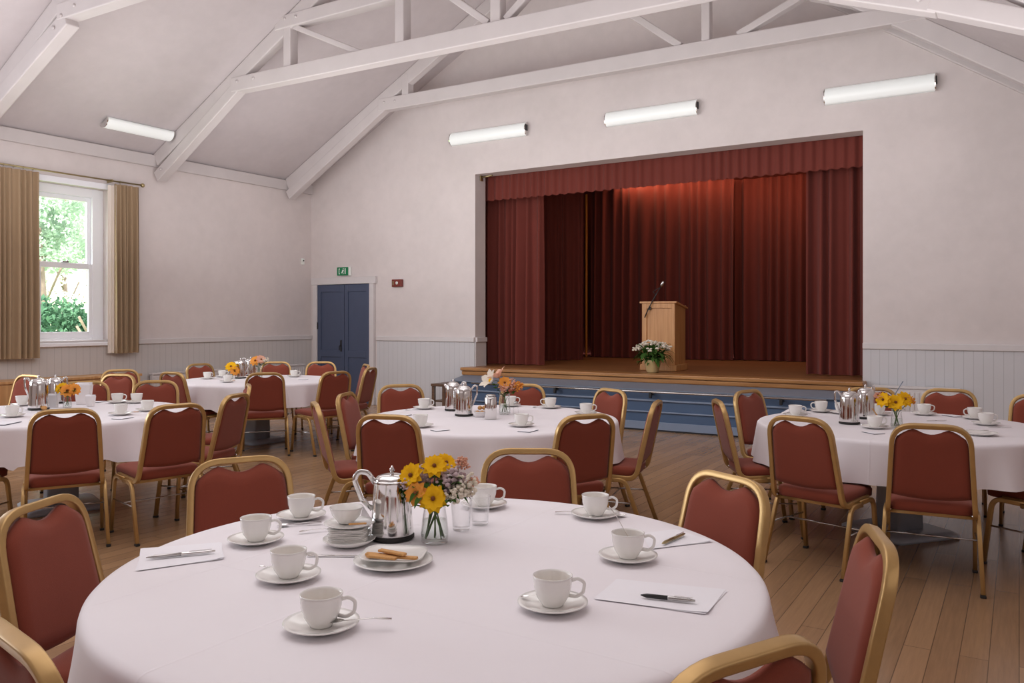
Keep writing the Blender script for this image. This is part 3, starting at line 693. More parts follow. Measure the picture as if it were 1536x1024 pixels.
for i in range(26):
    a = i * 2.399; r0 = 0.255 * math.sqrt((i + .5) / 26); bl = MB(); cz = 0.255 + 0.175 * math.sqrt(max(0, 1 - (r0 / 0.27) ** 2)) + rnd.uniform(-.02, .02)
    for j in range(8):
        q = Vector((r0 * math.cos(a) + rnd.uniform(-.034, .034), r0 * math.sin(a) + rnd.uniform(-.034, .034), cz + rnd.uniform(-.025, .025))); bl.ball(q, rnd.uniform(0.012, 0.021), (1, 1, .75))
    bl.build('blossom', M['cream'], k)

# ------------------------------------------------------------------ low cupboard and radiators
cb = thing('low_cupboard', 'long low oak cupboard under the window', 'cupboard', (0, 0, 0))
CY0, CY1, CX1, CZ = 3.2, 7.0, -10.48, 0.70
MB().box(((XL + .04 + CX1) / 2, (CY0 + CY1) / 2, 0.36), (CX1 - XL - .04, CY1 - CY0, 0.62)).build('carcass', M['oak_side'], cb)
MB().box(((XL + .04 + CX1) / 2, (CY0 + CY1) / 2, CZ - .015), (CX1 - XL + 0.0, CY1 - CY0 + .05, 0.035), None, 0.006).build('worktop', M['oak_side'], cb)
MB().box(((XL + .04 + CX1) / 2 - .02, (CY0 + CY1) / 2, 0.026), (CX1 - XL - .1, CY1 - CY0 - .1, 0.05)).build('plinth', M['dark_wood'], cb)
for i in range(5):
    y0 = CY0 + (CY1 - CY0) * i / 5; y1 = CY0 + (CY1 - CY0) * (i + 1) / 5
    dd = MB(); dd.box((CX1 + .011, (y0 + y1) / 2, 0.365), (0.02, y1 - y0 - .012, 0.58), None, 0.003)
    dd = dd.build('door', M['oak_side'], cb); MB().tube([(CX1 + .035, y1 - .06, 0.5), (CX1 + .035, y1 - .06, 0.6)], 0.006).build('handle', M['brass'], dd)
def radiator(loc, rz, L, label):
    o = thing('radiator', label, 'radiator', loc, rz, 'white panel radiators')
    b = MB()
    b.box((0, 0.05, 0.40), (L, 0.07, 0.50), None, 0.01)
    n = int(L / 0.05)
    for i in range(n): b.box((-L / 2 + (i + .5) * L / n, 0.012, 0.40), (0.028, 0.012, 0.42), None, 0.004)
    b.build('panel', M['trim'], o)
    MB().box((0, 0.05, 0.665), (L + .02, 0.10, 0.03), None, 0.006).build('top_grille', M['trim'], o)
    for sx in (-1, 1):
        MB().tube([(sx * (L / 2 - .06), 0.05, 0.0), (sx * (L / 2 - .06), 0.05, 0.16)], 0.011).build('pipe', M['trim'], o)
radiator((XL + .17, 7.98, 0), PI / 2, 1.2, 'white radiator on the window wall between cupboard and corner')
radiator((XL + .17, 10.0, 0), PI / 2, 0.75, 'short white radiator tucked in the corner by the blue doors')
radiator((-1.02, YB - .17, 0), 0, 0.9, 'white radiator on the panelling just past the stage end')

# ------------------------------------------------------------------ banquet chair
def make_chair():
    root = thing('banquet_chair', 'x', 'chair')
    sec = sqr(0.026, 0.032)
    P = [(-.213, .11, .408), (-.213, -.195, .392), (-.184, -.305, .885), (.184, -.305, .885), (.213, -.195, .392), (.213, .11, .408)]
    MB().sweep(fillet(P, [.075, .115, .115, .075], 8), sec, (0, 0, 1)).build('back_frame', M['gilt'], root)
    # seat pad
    L = []
    for z, ins in ((.402, .012), (.408, .002), (.445, .0), (.458, .006), (.466, .022), (.470, .06), (.472, .12)):
        L.append(rrect(.207 - ins, .212 - ins, max(.05 - ins * .2, .03), z, 0, .015))
    MB().loops(L).build('seat', M['seat'], root)
    # back pad: two skins between the sides of the hoop
    def pt(u, v, side):
        U = -1 + 2 * u; au = abs(U)
        zt = .868 - .028 * (0.5 + 0.5 * math.cos(PI * min(1, au / .72))) - (.046 * ((au - .62) / .38) ** 2 if au > .62 else 0)
        zb = .497 - .018 * (1 - U * U)
        z = zb + (zt - zb) * v
        f = (z - .392) / (.885 - .392); hw = .213 - .029 * f - .0135
        if z > .78: hw -= .034 * ((z - .78) / .08) ** 2
        yb = -.195 - .11 * f
        edge = min(1, (1 - au) / .16, v / .09, (1 - v) / .09); edge = max(0, edge)
        th = .006 + .019 * math.sin(edge * PI / 2)
        return Vector((U * hw, yb + (th + .004 if side > 0 else -th * .55), z))
    b = MB(); nu, nv = 18, 14
    b.grid(nu, nv, lambda u, v: pt(u, v, 1)); b.grid(nu, nv, lambda u, v: pt(u, v, -1))
    w1 = nu + 1; o2 = w1 * (nv + 1)
    ring = [i for i in range(w1)] + [j * w1 + nu for j in range(1, nv + 1)] + [nv * w1 + i for i in range(nu - 1, -1, -1)] + [j * w1 for j in range(nv - 1, 0, -1)]
    for a, c_ in zip(ring, ring[1:] + ring[:1]): b.f.append([a, c_, c_ + o2, a + o2]); b.sm.append(True)
    b.build('backrest', M['seat'], root)
    fr = MB(); s2 = sqr(.022, .02)
    fr.sweep([(-.213, -.165, .392), (.213, -.165, .392)], s2, (0, 0, 1)); fr.sweep([(-.213, .10, .40), (.213, .10, .40)], s2, (0, 0, 1)); fr.sweep([(-.21, -.03, .397), (.21, -.03, .397)], s2, (0, 0, 1))
    fr.build('seat_frame', M['gilt'], root)
    s3 = sqr(.022, .028)
    for sx in (-1, 1):
        for pts in ([(sx * .222, -.02, .394), (sx * .222, .165, .40), (sx * .228, .215, .014)], [(sx * .228, -.0, .385), (sx * .228, -.13, .383), (sx * .244, -.262, .014)]):
            leg = MB().sweep(fillet(pts, .07, 7), s3, (0, 0, 1)).build('leg', M['gilt'], root)
            e = Vector(pts[-1]); ft = MB(); ft.box((e.x, e.y, .008), (.028, .034, .016), None, .004); ft.build('rubber_foot', M['rubber'], leg)
    st_ = MB()
    for sx in (-1, 1): st_.tube([(sx * .226, .195, .235), (sx * .237, -.185, .235)], .0055, 8)
    st_.tube([(-.231, .0, .235), (.231, .0, .235)], .0055, 8)
    st_.build('stretcher', M['satin'], root)
    bo = MB()
    for sx in (-1, 1): bo.ball((sx * .205, -.185, .405), .013, (1.2, 1, .8))
    bo.build('stacking_bolt', M['steel'], root)
    return root
CHAIR = Proto(make_chair())

# ------------------------------------------------------------------ tables
TZ = 0.735
TR = 0.915
def make_table():
    o = thing('round_table', 'x', 'table')
    MB().lathe([(0, .700), (.905, .700), (.912, .706), (.912, .724), (.905, .730), (0, .730)], 64).build('tabletop', M['oak'], o)
    b = MB(); b.loops([rrect(.11, .11, .02, .04), rrect(.10, .10, .02, .698)]); b.build('pedestal', M['pedestal'], o)
    b = MB(); b.loops([rrect(.27, .27, .04, .0), rrect(.27, .27, .04, .02), rrect(.24, .24, .04, .04)]); b.build('base', M['pedestal'], o)
    for a in range(4):
        an = a * PI / 2 + PI / 4; MB().bar((.1 * math.cos(an), .1 * math.sin(an), .5), (.6 * math.cos(an), .6 * math.sin(an), .69), .04, .03).build('support_arm', M['rubber'], o)
    return o
TABLE = Proto(make_table())
def cloth(c, chairs, seed, label, hem=.425, rot=0.0):
    rnd = random.Random(seed); ph = [rnd.uniform(0, 6.28) for _ in range(6)]; N = 220
    rings = []
    def amp(a): return .55 * math.sin(7 * a + ph[0]) + .55 * math.sin(11 * a + ph[1]) + .4 * math.sin(17 * a + ph[2]) + .25 * math.sin(25 * a + ph[3])
    def lift(a):
        m = 0
        for ca, hw in chairs:
            d_ = abs((a - ca + PI) % (2 * PI) - PI); k = max(0, min(1, (hw + .10 - d_) / .10)); m = max(m, k * k * (3 - 2 * k))
        return m
    vs = [(0, 0, TZ)]; fs = []
    spec = [('t', r) for r in (.25, .5, .7, .85, .905)] + [('e', .921, TZ - .004), ('e', .930, TZ - .013), ('e', .934, TZ - .026)] + [('s', k / 9) for k in range(1, 10)]
    for sp in spec:
        for i in range(N):
            a = 2 * PI * i / N
            if sp[0] == 't': r, z = sp[1], TZ
            elif sp[0] == 'e': r, z = sp[1], sp[2]
            else:
                f = sp[1]; zb = hem + .014 * math.sin(2 * a + ph[4]) + .010 * math.sin(5 * a + ph[5])
                li = lift(a); zb = zb * (1 - li) + max(zb, .482) * li
                z = (TZ - .026) + (zb - TZ + .026) * f
                r = .934 + .034 * f + .040 * amp(a) * f ** 1.15 * (1 - .35 * li)
            vs.append((r * math.cos(a), r * math.sin(a), z))
    n = len(spec)
    fs += [(0, 1 + i, 1 + (i + 1) % N) for i in range(N)]
    for k in range(n - 1):
        for i in range(N): fs.append((1 + k * N + i, 1 + (k + 1) * N + i, 1 + (k + 1) * N + (i + 1) % N, 1 + k * N + (i + 1) % N))
    b = MB(); b.add(vs, fs, True)
    o = b.build('tablecloth', M['cloth'], None, (c.x, c.y, 0))
    return tag(o, label, 'tablecloth', 'white round tablecloths')

CHAIRS, CLOTHS = [], []
def rect(c):
    ca, sa = math.cos(c['rz']), math.sin(c['rz'])
    return [(c['x'] + ca * u - sa * v, c['y'] + sa * u + ca * v) for u, v in ((-.25, -.30), (.25, -.30), (.25, .235), (-.25, .235))]
def mtv(A_, B_):
    best = None
    for P in (A_, B_):
        for i in range(4):
            ex, ey = P[(i + 1) % 4][0] - P[i][0], P[(i + 1) % 4][1] - P[i][1]; L = math.hypot(ex, ey); n = (-ey / L, ex / L)
            a = [p[0] * n[0] + p[1] * n[1] for p in A_]; b = [p[0] * n[0] + p[1] * n[1] for p in B_]
            o = min(max(a), max(b)) - max(min(a), min(b))
            if o <= 0: return None
            if best is None or o < best[0]:
                sg = 1 if sum(a) > sum(b) else -1; best = (o, n[0] * sg, n[1] * sg)
    return best
def seat_everyone():
    for _ in range(120):
        moved = False
        for i in range(len(CHAIRS)):
            for j in range(i + 1, len(CHAIRS)):
                a, b = CHAIRS[i], CHAIRS[j]
                if abs(a['x'] - b['x']) + abs(a['y'] - b['y']) > 1.4: continue
                m = mtv(rect(a), rect(b))
                if m:
                    h = m[0] * .5 + .001; moved = True
                    a['x'] += m[1] * h; a['y'] += m[2] * h; b['x'] -= m[1] * h; b['y'] -= m[2] * h
            a = CHAIRS[i]
            if a['t'] is not None:                       # keep every backrest clear of its own cloth
                f = a['rz'] + PI / 2; fx, fy = math.cos(f), math.sin(f); sx_, sy_ = -fy, fx
                for u in (-.2, 0, .2):
                    bx, by = a['x'] - fx * .17 + sx_ * u - a['t'].x, a['y'] - fy * .17 + sy_ * u - a['t'].y; r = math.hypot(bx, by)
                    if r < 1.0: a['x'] += bx / r * (1.0 - r); a['y'] += by / r * (1.0 - r); moved = True
        if not moved: break
    for c in CHAIRS: CHAIR.put((c['x'], c['y'], 0), c['rz'], c['lab'], 'red banquet chairs')
    for (c, seed, label, hem) in CLOTHS:
        ang = []
        for k in CHAIRS:
            f = k['rz'] + PI / 2; qx, qy = k['x'] + math.cos(f) * .05 - c.x, k['y'] + math.sin(f) * .05 - c.y; r = math.hypot(qx, qy)
            if r < 1.25: ang.append((math.atan2(qy, qx), min(.45, .25 / max(.5, min(.95, r)))))
        cloth(c, ang, seed, label, hem)

class Table:
    def __init__(s, lat, dep, seed, where, chairs, hem=.425):
        s.c = ld(lat, dep); s.where = where
        TABLE.put(s.c, 0.3 * seed, 'round pedestal table hidden under the white cloth, ' + where, 'round tables')
        ang = []
        for (rl, rd, lab, tw) in chairs:
            rel = RT * rl + FW * rd; R = rel.length
            if R < 1.10: rel = rel * (1.10 / R)
            pos = s.c + rel; face = math.atan2(-rel.y, -rel.x) + math.radians(tw)
            fv = Vector((math.cos(face), math.sin(face), 0))
            org = pos + fv * .30
            CHAIRS.append(dict(x=org.x, y=org.y, rz=face - PI / 2, lab=lab, t=s.c))
        CLOTHS.append((s.c, seed, 'white round cloth draped over the table ' + where, hem))
    def at(s, px, py, z=TZ + .002, rmax=.80):
        p = onz(px, py, z); d_ = Vector((p.x - s.c.x, p.y - s.c.y, 0))
        if d_.length > rmax: d_ = d_ * (rmax / d_.length)
        return Vector((s.c.x + d_.x, s.c.y + d_.y, z))

T1 = Table(-.22, 2.40, 1, 'at the front', [
    (-1.22, .14, 'red chair at the front table beside the sheet with a thin silver pen', 0),
    (-.66, -.95, 'red chair at the front table cut off by the bottom corner below the silver pen', -7),
    (-.88, .86, 'red chair at the front table behind the steel pot and the two upper cups', -16),
    (.30, 1.06, 'red chair at the front table directly behind the drinking glasses', 14),
    (.95, .52, 'red chair at the front table behind the gold pen on its sheet', 0),
    (1.16, -.27, 'red chair seen side-on at the front table, past the black and silver pen', 0),
    (.62, -1.02, 'red chair at the front table showing only its gold top rail at the bottom edge', 0)])
T2 = Table(-.16, 6.0, 2, 'in the middle below the stage front', [
    (-1.15, -.42, 'red chair seen edge-on at the middle table, nearer of the pair by the jugs', 0),
    (-1.10, .17, 'red chair at the middle table, farther of the pair facing the steel jugs', 0),
    (-.57, -1.22, 'red chair turned away from us at the middle table, before its steel jugs', 10),
    (-.80, 1.02, 'red chair at the middle table with the white panelling straight behind it', -19),
    (.26, 1.10, 'red chair at the middle table behind the peach flowers', 0),
    (.93, .58, 'red chair facing us at the middle table, between two cups and the blue stage front', 0),
    (.60, -1.20, 'red chair turned away from us at the middle table, at the end without jugs', 0),
    (1.15, -.40, 'red chair turned side-on at the middle table with open floor beside it', 0)])
T3 = Table(2.65, 5.60, 3, 'before the radiator past the stage end', [
    (-1.22, .07, 'red chair seen edge-on at the radiator-side table, blue stage front behind it', 0),
    (-.78, .89, 'red chair facing us at the radiator-side table, its back against the blue stage front', 0),
    (-1.00, -.91, 'red chair turned away from us before the steel jugs of the radiator-side table', 0),
    (-.43, -1.25, 'red chair turned away from us below the yellow freesias of the radiator-side table', -8),
    (.62, -1.05, 'red chair showing only its seat at the edge of the picture, radiator-side table', 0),
    (.36, 1.10, 'red chair behind the yellow freesias in front of the white radiator', 0),
    (.80, 1.0, 'red chair against the white panelling behind two cups of the radiator-side table', 12),
    (1.27, .46, 'red chair half out of the picture at the far edge of the radiator-side table', 36)], .465)
T4 = Table(-3.50, 6.35, 4, 'beside the sash window', [
    (.75, -1.24, 'red chair with its back squarely to us at the window table', -2),
    (1.27, -.91, 'red chair angled away from us at the window table, by the biscuit plate', -8),
    (1.42, -.27, 'red chair side-on at the end of the window table, nearer of the narrow pair', 0),
    (1.22, .72, 'red chair side-on past the window table, farther of the narrow pair', -10),
    (.23, 1.08, 'red chair facing us at the window table behind two white cups', 22),
    (-.36, 1.06, 'red chair facing us at the window table half hidden by white cartons', -3),
    (-.15, -1.32, 'red chair at the window table with only a seat corner in the picture', 0)], .44)
T5 = Table(-3.05, 9.80, 5, 'by the blue doors', [
    (-.59, -1.05, 'red chair with its back to us at the doors table, nearest the window wall', 0),
    (.49, -1.15, 'red chair with its back squarely to us at the doors table', -6),
    (1.12, -.87, 'red chair with its back to us at the doors table, angled towards the cloth', -5),
    (1.36, -.28, 'red chair side-on before the blue doors, nearer of the overlapping pair', 0),
    (1.22, .48, 'red chair before the blue doors, farther of the overlapping pair', 0),
    (-.92, .62, 'red chair across the doors table, behind the two cups away from the jug', 0),
    (-.10, 1.12, 'red chair across the doors table just beside the orange flowers', 0),
    (.52, 1.08, 'red chair across the doors table with the white door frame behind it', 28)], .43)
# loose chairs by the cupboard
for (px, dep, face_deg, lab) in ((148, 8.1, 200, 'red chair in front of the oak cupboard, beyond the window table'), (190, 8.95, 250, 'narrow-looking red chair between oak cupboard and white radiator'), (2, 8.0, 190, 'red chair by the oak cupboard cut off at the picture edge')):
    p = ld((px - 768) / FPX * dep, dep); f = math.radians(face_deg) + 0
    CHAIRS.append(dict(x=p.x, y=p.y, rz=f, lab=lab, t=None))
seat_everyone()

# ------------------------------------------------------------------ crockery and table things
def make_cup():
    o = thing('teacup', 'x', 'cup')
    MB().lathe([(0, .001), (.026, 0), (.028, .004), (.040, .022), (.0465, .045), (.0485, .068), (.0495, .074), (.0475, .0745), (.0455, .068), (.0435, .045), (.036, .02), (.022, .008), (0, .007)], 36).build('bowl', M['china'], o)
    MB().sweep(fillet([(.045, 0, .060), (.062, 0, .066), (.080, 0, .056), (.076, 0, .030), (.058, 0, .020), (.038, 0, .024)], .016, 5), sqr(.0085, .006, .6, 10), (0, 1, 0)).build('handle', M['china'], o)
    MB().lathe([(0, .022), (.0365, .022)], 24).build('tea', M['tea'], o)
    return o
CUP = Proto(make_cup())
def make_saucer():
    o = MB().lathe([(0, .002), (.045, .0), (.048, .001), (.078, .012), (.0875, .0165), (.0875, .0185), (.078, .0165), (.052, .008), (.040, .0065), (0, .0065)], 44).build('saucer', M['china'])
    return tag(o, 'x', 'saucer')
SAUCER = Proto(make_saucer())
def make_spoon():
    b = MB()
    b.grid(8, 6, lambda u, v: (-.055 + .036 * u, (.0115 * math.sin(PI * min(.98, max(.02, u))) ** .6 + .0008) * (2 * v - 1), .0045 - .004 * math.sin(PI * u) * (1 - (2 * v - 1) ** 2) + .001))
    b.sweep([(-.020, 0, .005), (.0, 0, .006), (.04, 0, .008), (.075, 0, .0055)], sqr(.005, .0018, .5, 8), (0, 0, 1), scale=[.7, .7, 1.1, 1.7])
    return tag(b.build('teaspoon', M['steel']), 'x', 'spoon')
SPOON = Proto(make_spoon())
def cup_set(T, px, py, lab, rz=None, spoon=None, tea=True, scale=1.0):
    p = T.at(px, py)
    g = 'cups and saucers'
    s_ = SAUCER.put(p, 0, 'saucer under the ' + lab, 'white saucers', scale=scale)
    k = CUP.put(p + Vector((0, 0, .0072 * scale)), (rz if rz is not None else YAW), 'white ' + lab, 'white teacups', scale=scale)
    return p
def spoon(T, px, py, ang, lab, dz=.001):
    p = T.at(px, py); p.z += dz
    return SPOON.put(p, ang, lab, 'steel teaspoons')

A = YAW   # image-right direction as a world heading
cup_set(T1, 452, 777, 'cup next to the steel pot handle on the front table', A)
cup_set(T1, 384, 813, 'cup just past the sheet with the silver pen', A)
cup_set(T1, 433, 868, 'cup on the front table beside the long butter knife', A)
cup_set(T1, 482, 942, 'cup closest to the cloth edge with a spoon over its saucer', A)
cup_set(T1, 726, 760, 'cup half hidden behind the two drinking glasses', A)
cup_set(T1, 893, 775, 'cup on the front table between two spoons lying on the cloth', A)
cup_set(T1, 942, 839, 'cup with a spoon standing in it, beside the gold pen sheet', A)
cup_set(T1, 829, 911, 'cup beside the sheet with the black and silver pen', A)
def tilt(o, y): o.rotation_euler = (0, y, o.rotation_euler[2]); return o
p = T1.at(512, 944); o = SPOON.put(p + Vector((.02, .0, .021)), A + PI + 0.03, 'teaspoon resting on the saucer closest to the cloth edge', 'steel teaspoons')
tilt(o, -.0); o.location = T1.at(531, 944) + Vector((0, 0, .016)); o.rotation_euler = (0, .0, A + .08); o.scale = (1.15,) * 3
p = T1.at(418, 787); SPOON.put(T1.at(444, 788), A + .25, 'teaspoon on the cloth in front of the cup by the pot handle', 'steel teaspoons')
o = SPOON.put(T1.at(402, 862) + Vector((0, 0, .0195)), A - .4, 'short-looking teaspoon on the rim of the saucer by the butter knife', 'steel teaspoons'); o.scale = (.55,) * 3
o = SPOON.put(T1.at(800, 906) + Vector((0, 0, .0195)), A + .3, 'teaspoon on the saucer beside the black pen sheet', 'steel teaspoons'); o.scale = (.6,) * 3
SPOON.put(T1.at(933, 771), A + PI + .3, 'teaspoon laid beside the saucer toward the gold pen sheet', 'steel teaspoons')
SPOON.put(T1.at(868, 771), A + PI - .1, 'teaspoon laid on the other side of the cup behind, pointing to the vase', 'steel teaspoons')
p = T1.at(938, 834); o = SPOON.put(p + Vector((0, 0, .07)), A + PI, 'teaspoon standing up inside the cup by the gold pen sheet', 'steel teaspoons')
o.rotation_euler = (0, math.radians(-58), A + PI); o.location = p + Vector((-.008 * math.cos(A), -.008 * math.sin(A), .0735))
p = T1.at(488, 796); SPOON.put(p, A + PI + .4, 'teaspoon poking out from behind the saucer stack', 'steel teaspoons')

# tall steel pot
def make_pot(name='coffee_pot'):
    o = thing(name, 'x', 'coffee pot')
    MB().lathe([(0, .014), (.071, .014), (.071, .02), (.0665, .07), (.062, .14), (.060, .182), (.061, .188), (.058, .192), (.056, .188), (0, .186)], 44).build('body', M['steel'], o)
    MB().lathe([(0, 0), (.070, 0), (.073, .003), (.073, .012), (.070, .0138), (0, .0138)], 44).build('base', M['rubber'], o)
    ld_ = MB().lathe([(.0555, .190), (.054, .197), (.045, .204), (.025, .209), (0, .210)], 40).build('lid', M['steel'], o)
    MB().lathe([(0, .209), (.007, .209), (.005, .216), (.009, .221), (.007, .227), (.002, .236), (0, .237)], 16).build('knob', M['steel'], ld_)
    MB().sweep(fillet([(-.054, 0, .180), (-.078, 0, .215), (-.108, 0, .220), (-.122, 0, .195), (-.098, 0, .130), (-.064, 0, .095)], .025, 6), sqr(.017, .012, .6, 12), (0, 1, 0)).build('handle', M['steel'], o)
    MB().sweep([(.052, 0, .150), (.066, 0, .172), (.080, 0, .192)], circ(.017, 14), scale=[1.2, .9, .55]).build('spout', M['steel'], o)
    return o
POT = Proto(make_pot())
POT.put(T1.at(588, 806), A + .12, 'tall polished steel coffee pot beside the yellow daisies on the front table', 'steel coffee pots')

# flower vase and cut flowers
def make_vase():
    o = thing('glass_vase', 'x', 'vase')
    MB().lathe([(0, .001), (.040, .0), (.043, .004), (.0445, .03), (.040, .075), (.035, .105), (.037, .13), (.0425, .157), (.0405, .157), (.035, .13), (.033, .105), (.038, .075), (.0425, .03), (.041, .008), (0, .007)], 40).build('glass', M['glass'], o)
    MB().lathe([(0, .009), (.0405, .009), (.0418, .03), (.0374, .072), (0, .072)], 32).build('water', M['water'], o)
    return o
VASE = Proto(make_vase())
def flower(o_vase, base, head, kind, size, label, group, mats=None, leaves=1, name=None, seed=0):
    """one cut flower: stem, head, leaf; base and head are offsets from the vase foot"""
    rnd = random.Random(seed)
    bx = Vector(base); hx = Vector(head)
    nm = name or {'daisy': 'daisy', 'cluster': 'blossom_spray', 'lily': 'lily'}[kind]
    o = thing(nm, label, 'flower', Vector(o_vase) + bx, 0, group)
    h = hx - bx; mid = h * .55; mid.x *= .55; mid.y *= .55
    MB().tube([(0, 0, 0), mid, h], .0022, 6).build('stem', M['stem'], o)
    up = Vector((h.x * 2.2, h.y * 2.2, h.z * .8)).normalized()
    if kind in ('daisy', 'lily'):
        n = 9 if kind == 'daisy' else 6; tocam = (EYE - (Vector(o_vase) + hx)); tocam.normalize()
        ax = (up * .6 + tocam * .7).normalized() if kind == 'daisy' else (up + tocam * .3).normalized()
        e1 = ax.orthogonal().normalized(); e2 = ax.cross(e1); pm = MB()
        for ring in range(2 if kind == 'daisy' else 1):
            for i in range(n):
                a = 2 * PI * (i + .5 * ring) / n + rnd.uniform(-.08, .08); d_ = e1 * math.cos(a) + e2 * math.sin(a)
                lift_ = (.12 + .25 * ring) if kind == 'daisy' else .9
                leaf_quad(pm, h + d_ * size * .12 + ax * .002 * ring, d_ + ax * lift_, size * (1 - .15 * ring), size * (.62 if kind == 'daisy' else .62), .35, ax)
        pm.build('petals', mats or M['yellow'], o)
        MB().ball(h + ax * size * .1, size * .17, (1, 1, 1), 2).build('flower_centre', M['flower_eye'] if kind == 'daisy' else M['yellow'], o)
    else:
        bl = MB()
        for i in range(85):
            v = Vector((rnd.gauss(0, 1), rnd.gauss(0, 1), rnd.gauss(0, .7))).normalized() * size * rnd.uniform(.35, 1)
            bl.ball(h + v, size * rnd.uniform(.12, .2), (1, 1, .8))
        bl.build('blossoms', mats or M['lilac'], o)
    lm = MB()
    for i in range(leaves):
        a = rnd.uniform(0, 6.28); t_ = rnd.uniform(.62, .88); q = h * t_
        leaf_quad(lm, q, (math.cos(a), math.sin(a), .5), .05, .024, .6)
    if leaves: lm.build('leaf', M['leaf'], o)
    return o
VP = T1.at(652, 812)
VASE.put(VP, 0, 'waisted glass vase of yellow daisies on the front table', 'glass flower vases')
def vo(r, d_, z): v = RT * r + FW * d_; return (v.x, v.y, z)
G1 = 'cut flowers in the front vase'
fl_ = [('daisy', .00, -.01, .245, .040, 'yellow', 'yellow daisy, topmost in the front vase'), ('daisy', .035, .02, .250, .036, 'yellow', 'yellow daisy just beside the topmost one in the front vase'),
       ('daisy', -.075, -.01, .215, .042, 'yellow', 'yellow daisy leaning out over the steel pot lid'), ('daisy', .00, -.055, .150, .044, 'yellow', 'yellow daisy facing us low over the front vase rim'),
       ('daisy', -.055, -.045, .165, .038, 'orange', 'orange daisy between the steel pot and the low yellow daisy'), ('cluster', -.035, .03, .205, .044, 'lilac', 'lilac blossom spray beneath the topmost daisies'),
       ('cluster', .05, .00, .205, .052, 'lilac', 'large lilac blossom spray in the middle of the front bouquet'), ('cluster', .10, -.015, .19, .044, 'cream', 'cream blossom spray at the glasses side of the front bouquet'),
       ('cluster', .075, -.045, .165, .036, 'cream', 'small cream blossom spray low over the front vase rim'), ('cluster', .09, .02, .25, .026, 'pink', 'small peach blossom spray high in the front bouquet'),
       ('cluster', .125, .0, .195, .020, 'pink', 'small peach blossom spray farthest out beside the glasses'), ('cluster', -.085, -.02, .185, .024, 'lilac', 'little lilac spray below the daisy over the pot lid')]
for i, (kd, r, d_, z, sz, mt, lab) in enumerate(fl_):
    sc_ = .034 / max(.03, math.hypot(r, d_)); b = vo(-r * sc_ * .9, -d_ * sc_ * .9, .012)
    flower(VP, b, vo(r, d_, z), kd, sz, lab, G1, M[mt], 2, seed=40 + i)
rnd = random.Random(9); gl = MB()
gsp = thing('greenery_sprig', 'leafy green sprig filling the front vase', 'greenery', VP + Vector((0, 0, .012)), 0, G1)
MB().tube([(0, 0, 0), (.004, 0, .12), (.01, .0, .16)], .0025, 6).build('stem', M['stem'], gsp)
for i in range(80):
    a = rnd.uniform(0, 6.28); z = rnd.uniform(.125, .19); rr = .01 + .07 * rnd.random()
    gx = FW * .022
    leaf_quad(gl, (rr * math.cos(a) + gx.x, rr * math.sin(a) + gx.y, z), (math.cos(a), math.sin(a), rnd.uniform(-.5, .6)), rnd.uniform(.035, .06), .022, .8)
gl.build('leaves', M['leaf'], gsp)

def make_glass():
    return tag(MB().lathe([(0, .001), (.026, 0), (.029, .003), (.0365, .098), (.0365, .1), (.035, .1), (.0275, .012), (0, .010)], 36).build('drinking_glass', M['glass']), 'x', 'glass')
GLASS = Proto(make_glass())
GLASS.put(T1.at(692, 794), 0, 'empty drinking glass next to the front vase', 'clear drinking glasses')
GLASS.put(T1.at(720, 786), 0, 'empty drinking glass before the half hidden cup', 'clear drinking glasses')

# stack of saucers with bowl
SP = T1.at(524, 816)
MBO = MB().lathe([(0, .002), (.05, .0), (.066, .007), (.083, .019), (.083, .022), (.066, .0100), (.05, .006), (0, .0055)], 44).build('dish', M['china'], None, SP)
tag(MBO, 'wide white dish at the bottom of the saucer stack', 'dish')
for i in range(9):
    b = MB(); z = .0170 + i * .0046
    b.loops([rrect(.056, .056, .02, z), rrect(.060, .060, .022, z + .002), rrect(.060, .060, .022, z + .004), rrect(.05, .05, .02, z + .0035)])
    o = b.build('square_saucer', M['china'], None, SP); o.rotation_euler = (0, 0, A + .12 * math.sin(i * 1.3))
    tag(o, 'square white saucer stacked in the wide dish', 'saucer', 'stacked square saucers')
o = MB().lathe([(0, .0005), (.05, .0), (.07, .006), (.080, .010), (.080, .012), (.068, .0085), (.05, .004), (0, .0035)], 44).build('side_plate', M['china'], None, SP + Vector((0, 0, .0600)))
tag(o, 'white side plate topping the saucer stack', 'plate')
o = MB().lathe([(0, .001), (.022, 0), (.026, .004), (.044, .025), (.052, .048), (.053, .052), (.050, .051), (.042, .026), (.024, .008), (0, .006)], 40).build('sugar_bowl', M['china'], None, SP + RT * -.012 + FW * .012 + Vector((0, 0, .0653)))
tag(o, 'small white bowl balanced on the saucer stack', 'bowl')
def make_biscuit():
    return tag(MB().box((0, 0, .005), (.11, .022, .009), None, .003).build('biscuit', M['biscuit']), 'x', 'biscuit')
BISC = Proto(make_biscuit())
BISC.put(SP + RT * .035 - FW * .045 + Vector((0, 0, .0740)), A + .15, 'golden biscuit on top of the saucer stack', 'golden biscuits', scale=.5)
q = T1.at(546, 772); o = MB(); o.prism([(-.03, 0), (.03, 0), (-.018, .075)], 'y', -.001, .001)
o = o.build('folded_napkin', M['napkin'], None, T1.at(552, 790)); o.rotation_euler = (0, 0, A); tag(o, 'white folded napkin point standing between bowl and steel pot', 'napkin')

